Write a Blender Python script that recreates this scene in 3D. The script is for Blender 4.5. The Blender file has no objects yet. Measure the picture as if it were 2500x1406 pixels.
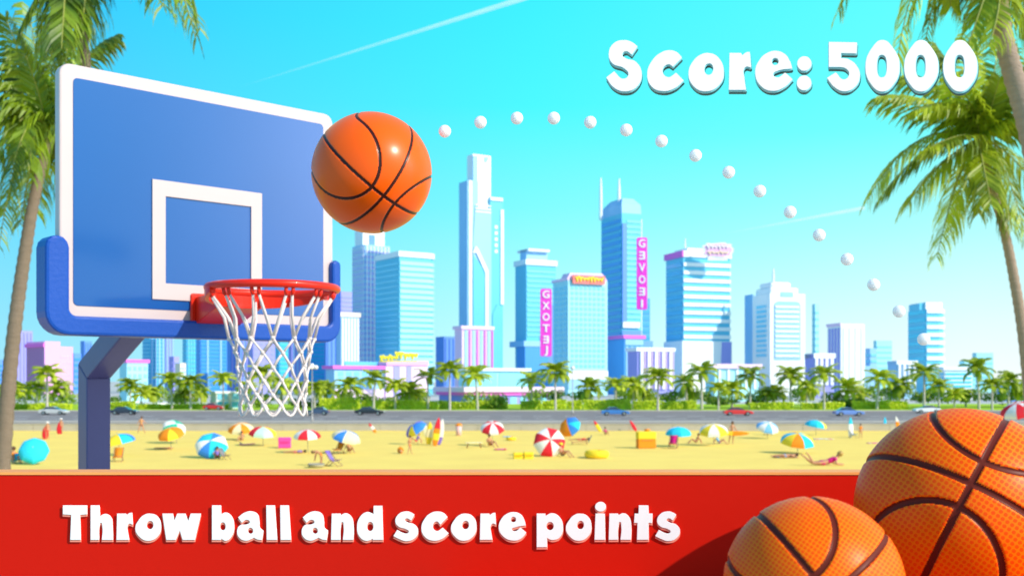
import bpy, bmesh, math, random
import numpy as np
from mathutils import Vector, Matrix
R = math.radians
PI = math.pi
C = bpy.context.scene.collection
SC = bpy.context.scene

# ------------------------------------------------------------------ camera
F, HZ, H = 2600.0, 930.0, 6.4          # focal length in photo pixels, horizon row, eye height above the sand
cam = bpy.data.cameras.new('camera')
cam.sensor_width = 36.0
cam.lens = 36.0 * F / 2500.0
cam.shift_y = (HZ - 703.0) / 2500.0
cam.clip_start, cam.clip_end = 0.05, 20000.0
cam.dof.use_dof = True
cam.dof.focus_distance = 1.95
cam.dof.aperture_fstop = 8.5
camo = bpy.data.objects.new('camera', cam)
C.objects.link(camo)
camo.location = (0, 0, H)
camo.rotation_euler = (R(90), 0, 0)
SC.camera = camo

# ------------------------------------------------------------------ sun, sky, exposure
S = Vector((0.70, -0.47, 0.55)).normalized()          # towards the sun
sl = bpy.data.lights.new('sun', 'SUN')
sl.energy = 4.3
sl.angle = R(0.6)
sl.color = (1.0, 0.9, 0.78)
so = bpy.data.objects.new('sun', sl)
C.objects.link(so)
so.rotation_euler = S.to_track_quat('Z', 'Y').to_euler()
W = bpy.data.worlds.new('World')
SC.world = W
W.use_nodes = True
wn, wl = W.node_tree.nodes, W.node_tree.links
wn.clear()
def wnode(t, **k):
    n = wn.new(t)
    for a, b in k.items(): setattr(n, a, b)
    return n
sky = wnode('ShaderNodeTexSky', sky_type='NISHITA', sun_disc=False)
sky.sun_elevation = math.asin(S.z)
sky.sun_rotation = math.atan2(S.x, S.y)
sky.air_density, sky.dust_density, sky.ozone_density = 1.0, 0.6, 2.0
tc = wnode('ShaderNodeTexCoord')
sep = wnode('ShaderNodeSeparateXYZ')
wl.new(tc.outputs['Generated'], sep.inputs[0])
def ramp(stops):
    n = wnode('ShaderNodeValToRGB')
    e = n.color_ramp.elements
    while len(e) < len(stops): e.new(0.5)
    for el, (p, c) in zip(e, stops):
        el.position = p
        el.color = (*c, 1)
    wl.new(sep.outputs['Z'], n.inputs[0])
    return n
# clear tropical sky: cyan towards the horizon, deeper overhead, whiter towards the sun's side
ra = ramp([(0.0, (.35, .80, .96)), (.06, (.24, .74, .97)), (.16, (.10, .68, .99)), (.32, (.028, .60, 1.0)), (.55, (.10, .34, .72)), (1, (.16, .26, .56))])
rb = ramp([(0.0, (.62, .97, 1.0)), (.06, (.46, .97, 1.0)), (.16, (.20, .95, 1.0)), (.25, (.06, .93, 1.0)), (.35, (.038, .86, 1.0)), (.55, (.20, .42, .74)), (1, (.20, .28, .56))])
rc = ramp([(0.0, (.92, 1.0, 1.0)), (.05, (.76, .99, 1.0)), (.13, (.44, .98, 1.0)), (.22, (.17, 1.0, 1.0)), (.35, (.11, 1.0, 1.0)), (.55, (.28, .50, .76)), (1, (.24, .30, .58))])
def blend(a, b, lo, hi):
    mr = wnode('ShaderNodeMapRange')
    mr.inputs['From Min'].default_value = lo
    mr.inputs['From Max'].default_value = hi
    wl.new(sep.outputs['X'], mr.inputs['Value'])
    mx = wnode('ShaderNodeMix', data_type='RGBA')
    wl.new(mr.outputs[0], mx.inputs['Factor'])
    wl.new(a, mx.inputs[6])
    wl.new(b, mx.inputs[7])
    return mx
mx = blend(blend(ra.outputs[0], rb.outputs[0], -.36, .02).outputs[2], rc.outputs[0], .02, .40)
gain = wnode('ShaderNodeVectorMath', operation='SCALE')
gain.inputs['Scale'].default_value = 10.0
wl.new(mx.outputs[2], gain.inputs[0])
m2 = wnode('ShaderNodeMix', data_type='RGBA')
m2.inputs['Factor'].default_value = 0.93
wl.new(sky.outputs[0], m2.inputs[6])
wl.new(gain.outputs[0], m2.inputs[7])
bg = wnode('ShaderNodeBackground')
bg.inputs['Strength'].default_value = 0.10
# bright aureole of the sky round the sun
nd = wnode('ShaderNodeVectorMath', operation='NORMALIZE'); wl.new(tc.outputs['Generated'], nd.inputs[0])
dp = wnode('ShaderNodeVectorMath', operation='DOT_PRODUCT'); wl.new(nd.outputs[0], dp.inputs[0]); dp.inputs[1].default_value = S
mxm = wnode('ShaderNodeMath', operation='MAXIMUM'); wl.new(dp.outputs['Value'], mxm.inputs[0]); mxm.inputs[1].default_value = 0.0
pw = wnode('ShaderNodeMath', operation='POWER'); wl.new(mxm.outputs[0], pw.inputs[0]); pw.inputs[1].default_value = 22.0
au = wnode('ShaderNodeVectorMath', operation='SCALE'); au.inputs[0].default_value = (1.0, .86, .92); 
am = wnode('ShaderNodeMath', operation='MULTIPLY'); wl.new(pw.outputs[0], am.inputs[0]); am.inputs[1].default_value = 5.0
wl.new(am.outputs[0], au.inputs['Scale'])
ad = wnode('ShaderNodeVectorMath', operation='ADD'); wl.new(m2.outputs[2], ad.inputs[0]); wl.new(au.outputs[0], ad.inputs[1])
# added bright lobe out of view at right, lights a glare on the backboard
glare_dir = Vector((.97, -.15, .22)).normalized()
dq = wnode('ShaderNodeVectorMath', operation='DOT_PRODUCT'); wl.new(nd.outputs[0], dq.inputs[0]); dq.inputs[1].default_value = glare_dir
cm = wnode('ShaderNodeMath', operation='MAXIMUM'); wl.new(dq.outputs['Value'], cm.inputs[0]); cm.inputs[1].default_value = 0.0
cp = wnode('ShaderNodeMath', operation='POWER'); wl.new(cm.outputs[0], cp.inputs[0]); cp.inputs[1].default_value = 60.0
ck = wnode('ShaderNodeMath', operation='MULTIPLY'); wl.new(cp.outputs[0], ck.inputs[0]); ck.inputs[1].default_value = 55.0
cs_ = wnode('ShaderNodeVectorMath', operation='SCALE'); cs_.inputs[0].default_value = (.92, .86, 1.0); wl.new(ck.outputs[0], cs_.inputs['Scale'])
ae = wnode('ShaderNodeVectorMath', operation='ADD'); wl.new(ad.outputs[0], ae.inputs[0]); wl.new(cs_.outputs[0], ae.inputs[1])
wl.new(ae.outputs[0], bg.inputs[0])
wo = wnode('ShaderNodeOutputWorld')
wl.new(bg.outputs[0], wo.inputs[0])
SC.view_settings.view_transform = 'Standard'
SC.view_settings.look = 'None'
SC.view_settings.exposure = 0.12
SC.view_settings.gamma = 1.0

# ------------------------------------------------------------------ helpers
def P(px, py, d):
    return Vector(((px - 1250) / F * d, d, H - (py - HZ) / F * d))
def GD(py, z=0.0):                       # distance of the ground seen on row py
    return (H - z) * F / (py - HZ)
def G(px, py, z=0.0):
    d = GD(py, z)
    return Vector(((px - 1250) / F * d, d, z))

class MB:
    def __init__(s): s.v, s.f, s.m = [], [], []
    def add(s, vs, fs, mi=0):
        o = len(s.v)
        s.v += [tuple(v) for v in vs]
        s.f += [tuple(i + o for i in f) for f in fs]
        s.m += [mi] * len(fs)
        return s
    def box(s, c, size, M=None, mi=0):
        x, y, z = size[0] / 2, size[1] / 2, size[2] / 2
        vs = [Vector(q) for q in ((-x,-y,-z),(x,-y,-z),(x,y,-z),(-x,y,-z),(-x,-y,z),(x,-y,z),(x,y,z),(-x,y,z))]
        if M: vs = [M @ v for v in vs]
        return s.add([v + Vector(c) for v in vs], [(0,3,2,1),(4,5,6,7),(0,1,5,4),(1,2,6,5),(2,3,7,6),(3,0,4,7)], mi)
    def bb(s, x0, x1, y0, y1, z0, z1, mi=0):
        return s.box(((x0+x1)/2, (y0+y1)/2, (z0+z1)/2), (x1-x0, y1-y0, z1-z0), None, mi)
    def prism(s, poly, z0, z1, mi=0, fn=None):
        n = len(poly)
        vs = [(x, y, z0) for x, y in poly] + [(x, y, z1) for x, y in poly]
        if fn: vs = [fn(*v) for v in vs]
        fs = [tuple(range(n))[::-1], tuple(range(n, 2*n))] + [(i, (i+1) % n, n + (i+1) % n, n + i) for i in range(n)]
        return s.add(vs, fs, mi)
    def tube(s, pts, rad, n=8, mi=0, cap=True, closed=False):
        pts = [Vector(p) for p in pts]
        k = len(pts)
        rad = rad if hasattr(rad, '__len__') else [rad] * k
        vs, fs = [], []
        up = None
        for i, p in enumerate(pts):
            if closed: t = pts[(i+1) % k] - pts[i-1]
            else: t = pts[min(i+1, k-1)] - pts[max(i-1, 0)]
            t.normalize()
            if up is None:
                up = Vector((0,0,1)) if abs(t.z) < .9 else Vector((1,0,0))
            a = t.cross(up)
            if a.length < 1e-6: a = t.cross(Vector((0,1,0)))
            a.normalize()
            b = a.cross(t)
            up = b
            for j in range(n):
                w = 2*PI*j/n
                vs.append(p + a*math.cos(w)*rad[i] + b*math.sin(w)*rad[i])
        kk = k if closed else k-1
        for i in range(kk):
            for j in range(n):
                i2 = (i+1) % k
                fs.append((i*n+j, i*n+(j+1) % n, i2*n+(j+1) % n, i2*n+j))
        if cap and not closed:
            fs += [tuple(range(n))[::-1], tuple((k-1)*n + j for j in range(n))]
        return s.add(vs, fs, mi)
    def lathe(s, prof, c=(0,0,0), n=16, mi=0, M=None):
        vs, fs = [], []
        for r, z in prof:
            for j in range(n):
                w = 2*PI*j/n
                vs.append(Vector((r*math.cos(w), r*math.sin(w), z)))
        if M: vs = [M @ v for v in vs]
        vs = [v + Vector(c) for v in vs]
        for i in range(len(prof)-1):
            for j in range(n):
                fs.append((i*n+j, i*n+(j+1) % n, (i+1)*n+(j+1) % n, (i+1)*n+j))
        fs += [tuple(range(n))[::-1], tuple((len(prof)-1)*n+j for j in range(n))]
        return s.add(vs, fs, mi)
    def ball(s, c, r, n=12, m=8, mi=0, sc=(1,1,1)):
        prof = [(max(1e-4, math.sin(PI*i/m))*r, -math.cos(PI*i/m)*r) for i in range(m+1)]
        M = Matrix.Diagonal((sc[0], sc[1], sc[2])).to_3x3()
        return s.lathe(prof, c, n, mi, M)

def absloc(o):
    v = Vector((0,0,0))
    while o:
        v += o.location
        o = o.parent
    return v
def obj(name, mb, mats, parent=None, world=False, smooth=False, bevel=0):
    me = bpy.data.meshes.new(name)
    vs = mb.v
    if world and parent:
        q = absloc(parent)
        vs = [(v[0]-q.x, v[1]-q.y, v[2]-q.z) for v in vs]
    me.from_pydata(vs, [], mb.f)
    mats = mats if isinstance(mats, (list, tuple)) else [mats]
    for m in mats: me.materials.append(m)
    if len(mats) > 1: me.polygons.foreach_set('material_index', mb.m)
    if smooth: me.polygons.foreach_set('use_smooth', [True]*len(me.polygons))
    me.update()
    o = bpy.data.objects.new(name, me)
    C.objects.link(o)
    if parent: o.parent = parent
    if bevel:
        b = o.modifiers.new('bevel', 'BEVEL')
        b.width, b.segments, b.limit_method = bevel, 2, 'ANGLE'
    return o
def tag(o, label=None, cat=None, group=None, kind=None):
    if label: o['label'] = label
    if cat: o['category'] = cat
    if group: o['group'] = group
    if kind: o['kind'] = kind
    return o
def thing(name, label, cat, loc=(0,0,0), rz=0, group=None):
    o = bpy.data.objects.new(name, None)
    C.objects.link(o)
    o.empty_display_size = .2
    o.location = loc
    o.rotation_euler = (0, 0, rz)
    return tag(o, label, cat, group)
def copy_tree(o, parent=None):
    c = o.copy()
    C.objects.link(c)
    if parent: c.parent = parent
    for ch in [x for x in o.children]: copy_tree(ch, c)
    return c
ORD = 'first second third fourth fifth sixth seventh eighth ninth tenth eleventh twelfth thirteenth fourteenth fifteenth sixteenth seventeenth eighteenth nineteenth twentieth'.split()
TENS = {2: 'twenty', 3: 'thirty', 4: 'forty', 5: 'fifty', 6: 'sixty'}
def ordinal(n):
    if n <= 20: return ORD[n-1]
    t, u = divmod(n, 10)
    if u == 0: return TENS[t][:-1] + 'ieth'
    return TENS[t] + '-' + ORD[u-1]

# ------------------------------------------------------------------ materials
MC = {}
def mat(name, col, rough=.55, var=.08, scale=3.0, bump=0.0, bscale=None, metal=0, coat=0, spec=.4, stretch=(1,1,1)):
    if name in MC: return MC[name]
    m = bpy.data.materials.new(name)
    m.use_nodes = True
    n, l = m.node_tree.nodes, m.node_tree.links
    b = n['Principled BSDF']
    b.inputs['Roughness'].default_value = rough
    b.inputs['Metallic'].default_value = metal
    b.inputs['Coat Weight'].default_value = coat
    b.inputs['Coat Roughness'].default_value = .08
    b.inputs['Specular IOR Level'].default_value = spec
    t = n.new('ShaderNodeTexCoord')
    mp = n.new('ShaderNodeMapping')
    mp.inputs['Scale'].default_value = stretch
    l.new(t.outputs['Object'], mp.inputs[0])
    x = n.new('ShaderNodeTexNoise')
    x.inputs['Scale'].default_value = scale
    x.inputs['Detail'].default_value = 4
    l.new(mp.outputs[0], x.inputs['Vector'])
    mx = n.new('ShaderNodeMix')
    mx.data_type = 'RGBA'
    lo = [max(0, c*(1-var*1.6)) for c in col]
    hi = [min(1, c*(1+var*1.6)) for c in col]
    mx.inputs[6].default_value = (*lo, 1)
    mx.inputs[7].default_value = (*hi, 1)
    l.new(x.outputs['Fac'], mx.inputs['Factor'])
    l.new(mx.outputs[2], b.inputs['Base Color'])
    if bump:
        y = n.new('ShaderNodeTexNoise')
        y.inputs['Scale'].default_value = bscale or scale*6
        y.inputs['Detail'].default_value = 3
        l.new(mp.outputs[0], y.inputs['Vector'])
        bp = n.new('ShaderNodeBump')
        bp.inputs['Strength'].default_value = bump
        bp.inputs['Distance'].default_value = .05
        l.new(y.outputs['Fac'], bp.inputs['Height'])
        l.new(bp.outputs[0], b.inputs['Normal'])
    MC[name] = m
    return m
def leafmat(name, lo, hi, scale=1.0, trans=.35):
    m = bpy.data.materials.new(name)
    m.use_nodes = True
    n, l = m.node_tree.nodes, m.node_tree.links
    b = n['Principled BSDF']
    b.inputs['Roughness'].default_value = .45
    t = n.new('ShaderNodeTexCoord')
    x = n.new('ShaderNodeTexNoise')
    x.inputs['Scale'].default_value = scale
    x.inputs['Detail'].default_value = 5
    l.new(t.outputs['Object'], x.inputs['Vector'])
    oi = n.new('ShaderNodeObjectInfo')
    ad = n.new('ShaderNodeMath'); ad.operation = 'MULTIPLY_ADD'
    l.new(oi.outputs['Random'], ad.inputs[0]); ad.inputs[1].default_value = .3
    l.new(x.outputs['Fac'], ad.inputs[2])
    sub = n.new('ShaderNodeMapRange')
    sub.inputs['From Min'].default_value = .42
    sub.inputs['From Max'].default_value = .9
    l.new(ad.outputs[0], sub.inputs['Value'])
    mx = n.new('ShaderNodeMix'); mx.data_type = 'RGBA'
    mx.inputs[6].default_value = (*lo, 1)
    mx.inputs[7].default_value = (*hi, 1)
    l.new(sub.outputs[0], mx.inputs['Factor'])
    l.new(mx.outputs[2], b.inputs['Base Color'])
    tr = n.new('ShaderNodeBsdfTranslucent')
    l.new(mx.outputs[2], tr.inputs['Color'])
    ms = n.new('ShaderNodeMixShader')
    ms.inputs[0].default_value = trans
    l.new(b.outputs[0], ms.inputs[1])
    l.new(tr.outputs[0], ms.inputs[2])
    l.new(ms.outputs[0], n['Material Output'].inputs[0])
    return m
def col(r, g, b):                         # photo colour (0..255) to linear
    return tuple(((c/255)/12.92 if c < 10 else ((c/255+.055)/1.055)**2.4) for c in (r, g, b))
# ------------------------------------------------------------------ setting: sand, road, lawn, city ground
def sheet(name, x0, x1, y0, y1, z, m, nx=1, ny=1, bumpy=0):
    mb = MB()
    vs, fs = [], []
    rnd = random.Random(4)
    for j in range(ny+1):
        for i in range(nx+1):
            h = z + (rnd.uniform(-bumpy, bumpy) if bumpy else 0)
            vs.append((x0+(x1-x0)*i/nx, y0+(y1-y0)*j/ny, h))
    for j in range(ny):
        for i in range(nx):
            a = j*(nx+1)+i
            fs.append((a, a+1, a+nx+2, a+nx+1))
    mb.add(vs, fs)
    return tag(obj(name, mb, m, smooth=bool(bumpy)), kind='structure')
M_sand = mat('sand', (.96, .68, .16), .9, .07, .22, .5, 3.5, spec=.1)
M_road = mat('asphalt', (.25, .225, .22), .85, .12, .3, .2, 8, spec=.2)
M_conc = mat('concrete', (.50, .46, .40), .85, .10, .4, .2, 5, spec=.2)
M_wall = mat('seawall_stone', (.46, .42, .35), .85, .12, .5, .2, 5, spec=.2)
M_lawn = mat('lawn', (.38, .58, .03), .9, .18, .35, .6, 6, spec=.1)
M_city = mat('city_ground', (.5, .52, .5), .9, .08, .05, spec=.1)
M_paint = mat('road_paint', (.75, .72, .65), .6, .08, 2)
YW = GD(1051)                             # sea wall
YR = GD(1003, .7)                         # far side of the road
sheet('sand', -160, 160, 8, YW+.3, 0, M_sand, 80, 60, .05)
sheet('ground', -6000, 6000, YR-1, 9000, .66, M_city)
sheet('road', -160, 160, YW+3.2, YR, .67, M_road)
sheet('pavement', -160, 160, YW+.45, YW+3.2, .78, M_conc)
mb = MB()
mb.bb(-160, 160, YW+10.5, YW+13.5, .60, .80)
tag(obj('median', mb, M_conc), kind='structure')
mb = MB(); mb.bb(-160, 160, YR, YR+2.2, .5, .80)
tag(obj('kerb', mb, M_conc), kind='structure')
sheet('lawn', -160, 160, YR+2.2, YR+60, .79, M_lawn, 60, 12, .05)
mb = MB()
for lane in (YW+24, YW+36):
    for i in range(-26, 27): mb.bb(i*5-1.5, i*5+1.5, lane-.3, lane+.3, .672, .676)
mb.bb(-160, 160, YW+14.0, YW+14.35, .672, .676)
tag(obj('lane_markings', mb, M_paint), kind='structure')
# sea wall in slabs with joints
mb = MB()
x = -150.0
rnd = random.Random(2)
while x < 150:
    w = rnd.choice((4.2, 5.6, 7.0))
    mb.bb(x, x+w-.07, YW, YW+.45, -.3, .80+.0)
    x += w
mb.bb(-150, 150, YW+.05, YW+.40, -.3, .74)
mb.bb(-150, 150, YW-.06, YW+.5, .80, .92)
tag(obj('seawall', mb, M_wall), 'long low beige stone wall between the sand and the road', 'wall')

# raised court deck on which the hoop and the red board stand
ZD = 4.6
mb = MB(); mb.bb(-7, 7, -4, 8.0, ZD-.35, ZD)
for cx in (-6, 0, 6):
    for cy in (-3, 6.5): mb.bb(cx-.25, cx+.25, cy-.25, cy+.25, -.4, ZD-.35)
tag(obj('court_deck', mb, M_conc), kind='structure')

# ------------------------------------------------------------------ basketball hoop
AL = R(42.3)
T = Vector((math.cos(AL), math.sin(AL), 0))
N = Vector((math.sin(AL), -math.cos(AL), 0))
D0 = 4.2
X0 = (145-1250)/F*D0
Z0 = H - (800-HZ)/F*D0                    # bottom edge of the board
B0 = Vector((X0, D0, Z0))
def uv(px, py):                           # photo point to board coordinates
    k = (px-1250)/F
    u = (k*D0 - X0)/(T.x - k*T.y)
    d = D0 + u*T.y
    return u, H-(py-HZ)/F*d - Z0
def bw(u, v, n): return B0 + T*u + Vector((0,0,v)) + N*n
def rrect(u0, v0, u1, v1, r, k=5):
    pts = []
    for cx, cy, a in ((u1-r, v0+r, -90), (u1-r, v1-r, 0), (u0+r, v1-r, 90), (u0+r, v0+r, 180)):
        for i in range(k+1):
            w = R(a+90*i/k)
            pts.append((cx+r*math.cos(w), cy+r*math.sin(w)))
    return pts
M_frame = mat('board_frame_paint', (.60, .49, .485), .4, .03, 4, coat=.15, spec=.25)
M_blue = mat('board_blue', (.0, .085, .34), .3, .06, 1.5, coat=.9, spec=.2)
M_blue.node_tree.nodes['Principled BSDF'].inputs['Coat IOR'].default_value = 1.55
M_blue.node_tree.nodes['Principled BSDF'].inputs['Coat Roughness'].default_value = .12
M_pad = mat('pad_blue', (.008, .075, .40), .42, .06, 3, .05, 60, coat=.08, spec=.25)
M_post = mat('post_paint', (.085, .08, .22), .40, .12, 3, .02, 40, coat=.08, spec=.3)
M_red = mat('rim_red', (.80, .020, .004), .36, .06, 6, coat=.15, spec=.3)
M_net = mat('net_cord', (.80, .70, .67), .8, .06, 40, .3, 500, spec=.2)
uR, vR = uv(813, 283)
WB, HB = uR, uv(145, 150)[1]
CU = WB/2
post_xy = bw(CU, 0, -1.3)
hoop = thing('basketball_hoop', 'basketball hoop with blue white framed backboard, red rim and white net', 'basketball hoop', (post_xy.x, post_xy.y, ZD))
fn = lambda a, b, c: bw(a, b, c)
mb = MB().prism(rrect(0, 0, WB, HB, .045), -.055, 0, 0, fn)
board = obj('backboard', mb, M_frame, hoop, True, bevel=.008)
u0, v1 = uv(178, 193)
u1 = uv(789, 310)[0]
v0 = uv(178, 746)[1]
mb = MB().prism(rrect(u0, v0, u1, HB-(WB-u1)*.98, .02), -.01, .003, 0, fn)
obj('panel', mb, M_blue, board, True, bevel=.002)
a0, b1 = uv(370, 438); a1 = uv(637, 475)[0]; b0 = uv(370, 730)[1]
c0, e1 = uv(402, 480); c1 = uv(611, 508)[0]; e0 = uv(402, 692)[1]
mb = MB()
o_ = [(a0, b0), (a1, b0), (a1, b1), (a0, b1)]
i_ = [(c0, e0), (c1, e0), (c1, e1), (c0, e1)]
vs = [bw(x, y, z) for z in (.0025, .010) for x, y in o_+i_]
fs = []
for i in range(4):
    j = (i+1) % 4
    fs += [(8+i, 8+j, 12+j, 12+i), (i, j, 8+j, 8+i)[::1], (4+i, 12+i, 12+j, 4+j)]
mb.add(vs, fs)
obj('target_square', mb, M_frame, board, True)
# U shaped padding round the lower edge
t_ = .038
oL, oR_, oB = -.062, WB+.026, -.028
vl, vr = uv(135, 575)[1], uv(815, 637)[1]
iL, iR, iB = .030, WB-.022, .048
poly = []
def arc(cx, cy, r, a0_, a1_, k=6):
    for i in range(k+1):
        w = R(a0_+(a1_-a0_)*i/k)
        poly.append((cx+r*math.cos(w), cy+r*math.sin(w)))
arc(oL+.09, oB+.09, .09, 180, 270)
arc(oR_-.08, oB+.08, .08, 270, 360)
hw = (oR_-iR)/2
arc(oR_-hw, vr-hw, hw, 0, 180)
arc(iR-.03, iB+.03, .03, 0, -90)
arc(iL+.03, iB+.03, .03, 270, 180)
hw = (iL-oL)/2
arc(oL+hw, vl-hw, hw, 0, 180)
mb = MB().prism(poly, -.09, .032, 0, fn)
obj('edge_padding', mb, M_pad, hoop, True, bevel=.012)
# post and arm: one square section bent tube
SQ = .0625
zk = H + 25/F*5.6                         # height of the bend
zend = 7.02
def sect(c, ax):                          # square section normal to ax (ax in the N-Z plane)
    s2 = T
    s1 = ax.cross(s2).normalized()
    return [c+s2*SQ*i+s1*SQ*j for i, j in ((-1,-1),(1,-1),(1,1),(-1,1))]
dirn = (bw(CU, 0, -.05)+Vector((0,0,zend-Z0)) - Vector((post_xy.x, post_xy.y, zk))).normalized()
mid = (Vector((0,0,1))+dirn).normalized()
rings = [sect(Vector((post_xy.x, post_xy.y, ZD)), Vector((0,0,1)))]
kx = 1/max(.5, mid.dot(Vector((0,0,1))))
s1 = mid.cross(T).normalized()*SQ*kx
cmid = Vector((post_xy.x, post_xy.y, zk))
rings.append([cmid+T*SQ*i+s1*j for i, j in ((-1,-1),(1,-1),(1,1),(-1,1))])
rings.append(sect(bw(CU, zend-Z0, -.052), dirn))
mb = MB()
for a, b, nm in ((0, 1, 'post'), (1, 2, 'support_arm')):
    m1 = MB().add(rings[a]+rings[b], [(0,1,2,3)[::-1], (4,5,6,7)]+[(i, (i+1) % 4, 4+(i+1) % 4, 4+i) for i in range(4)])
    if nm == 'support_arm':
        cc = bw(CU, zend-Z0, -.07); m1.box(cc, (.34, .03, .30), Matrix.Rotation(AL, 3, 'Z'))
    else:
        m1.bb(post_xy.x-.2, post_xy.x+.2, post_xy.y-.2, post_xy.y+.2, ZD, ZD+.02)
    obj(nm, m1, M_post, hoop, True, bevel=.006)
# rim
RR, RT = .250, .0155
rc = bw(CU, 0, .55); rc.z = H + 225/F*4.22
def ringpt(w, r=RR, dz=0): return rc + T*r*math.cos(w) + N*r*math.sin(w) + Vector((0,0,dz))
mb = MB().tube([ringpt(2*PI*i/72) for i in range(72)], RT, 12, closed=True)
rim = obj('rim', mb, M_red, hoop, True, smooth=True)
# collar under the back of the ring, and the bracket on the board
mb = MB()
vs, fs = [], []
K = 28
for i in range(K+1):
    w = R(-178+176*i/K)
    fall = .055*max(.12, math.sin(PI*i/K))**.5
    for r, dz in ((RR+.012, -.004), (RR+.012, -fall-.01), (RR-.006, -fall-.01), (RR-.006, -.004)):
        vs.append(ringpt(w, r, dz))
for i in range(K):
    for j in range(4): fs.append((i*4+j, i*4+(j+1) % 4, i*4+4+(j+1) % 4, i*4+4+j))
fs += [(0,1,2,3), (K*4+3, K*4+2, K*4+1, K*4)]
mb.add(vs, fs)
obj('collar', mb, M_red, rim, True, bevel=.003)
pu0, pv1 = uv(462, 716); pu1, pv0 = uv(575, 806)
mb = MB().prism(rrect(pu0, pv0, pu1+.03, pv1, .012), .004, .020, 0, fn)
zc = rc.z - Z0
q0 = [(pu0+.02, pv0+.02, .02), (pu1+.01, pv0+.02, .02), (pu1+.01, pv1-.015, .02), (pu0+.02, pv1-.015, .02)]
cu = CU
q1 = [(cu-.10, zc-.055, .30), (cu+.10, zc-.055, .30), (cu+.10, zc+.004, .30), (cu-.10, zc+.004, .30)]
mb.add([bw(*q) for q in q0+q1], [(0,1,2,3)[::-1], (4,5,6,7)]+[(i, (i+1) % 4, 4+(i+1) % 4, 4+i) for i in range(4)])
obj('bracket', mb, M_red, hoop, True, bevel=.005)
# hooks
NH = 12
for i in range(NH):
    w = 2*PI*(i+.5)/NH
    mb = MB()
    for dw in (-.055, .055):
        pts = [ringpt(w+dw, RR-.004, -.010), ringpt(w+dw, RR-.010, -.030), ringpt(w+dw*.75, RR-.014, -.042)]
        mb.tube(pts, [.007, .0085, .006], 6)
    obj('hook', mb, M_red, rim, True, smooth=True)
# net
drops = [.030, .200, .254, .308, .362, .416, .460]
rads = [.238, .165, .150, .140, .132, .127, .127]
rn = random.Random(8)
def node(l, i):
    w = 2*PI*(i+.5+(.5 if l % 2 else 0))/NH
    j = .004 if l else 0
    return ringpt(w, rads[l]+rn.uniform(-j, j), -drops[l]+rn.uniform(-j, j))
nodes = [[node(l, i) for i in range(NH)] for l in range(len(drops))]
mb = MB()
def strand(a, b, sag=.0, r=0.0050):
    m = (a+b)/2; o = (m-rc); o.z = 0
    m = m + (o.normalized()*sag if o.length > 1e-6 else o) + Vector((rn.uniform(-.002,.002), rn.uniform(-.002,.002), 0))
    mb.tube([a, m, b], r, 6)
for l in range(len(drops)-1):
    for i in range(NH):
        a = nodes[l][i]
        n1, n2 = (i, (i-1) % NH) if l % 2 == 0 else ((i+1) % NH, i)
        for q, sgn in ((n1, 1), (n2, -1)):
            b = nodes[l+1][q]
            if l == 0:
                a2 = ringpt(2*PI*(i+.5)/NH + sgn*.045, RR-.012, -.036)
                strand(a2, b, -.016, 0.0056)
            else: strand(a, b, -.002)
        if l > 0: mb.ball(a, .0088, 8, 6)
last = nodes[-1]
for i in range(NH):                       # loops at the bottom
    a, b = last[i], last[(i+1) % NH]
    w = 2*PI*(i+1)/NH
    lo = ringpt(w, .132, -.500)
    pts = []
    for k in range(7):
        s = k/6
        pts.append(a*(1-s)**2 + (lo*2-(a+b)/2)*2*s*(1-s) + b*s*s)
    mb.tube(pts, 0.0050, 6)
    mb.ball(a, .0088, 8, 6)
obj('net', mb, M_net, hoop, True, smooth=True)

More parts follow.
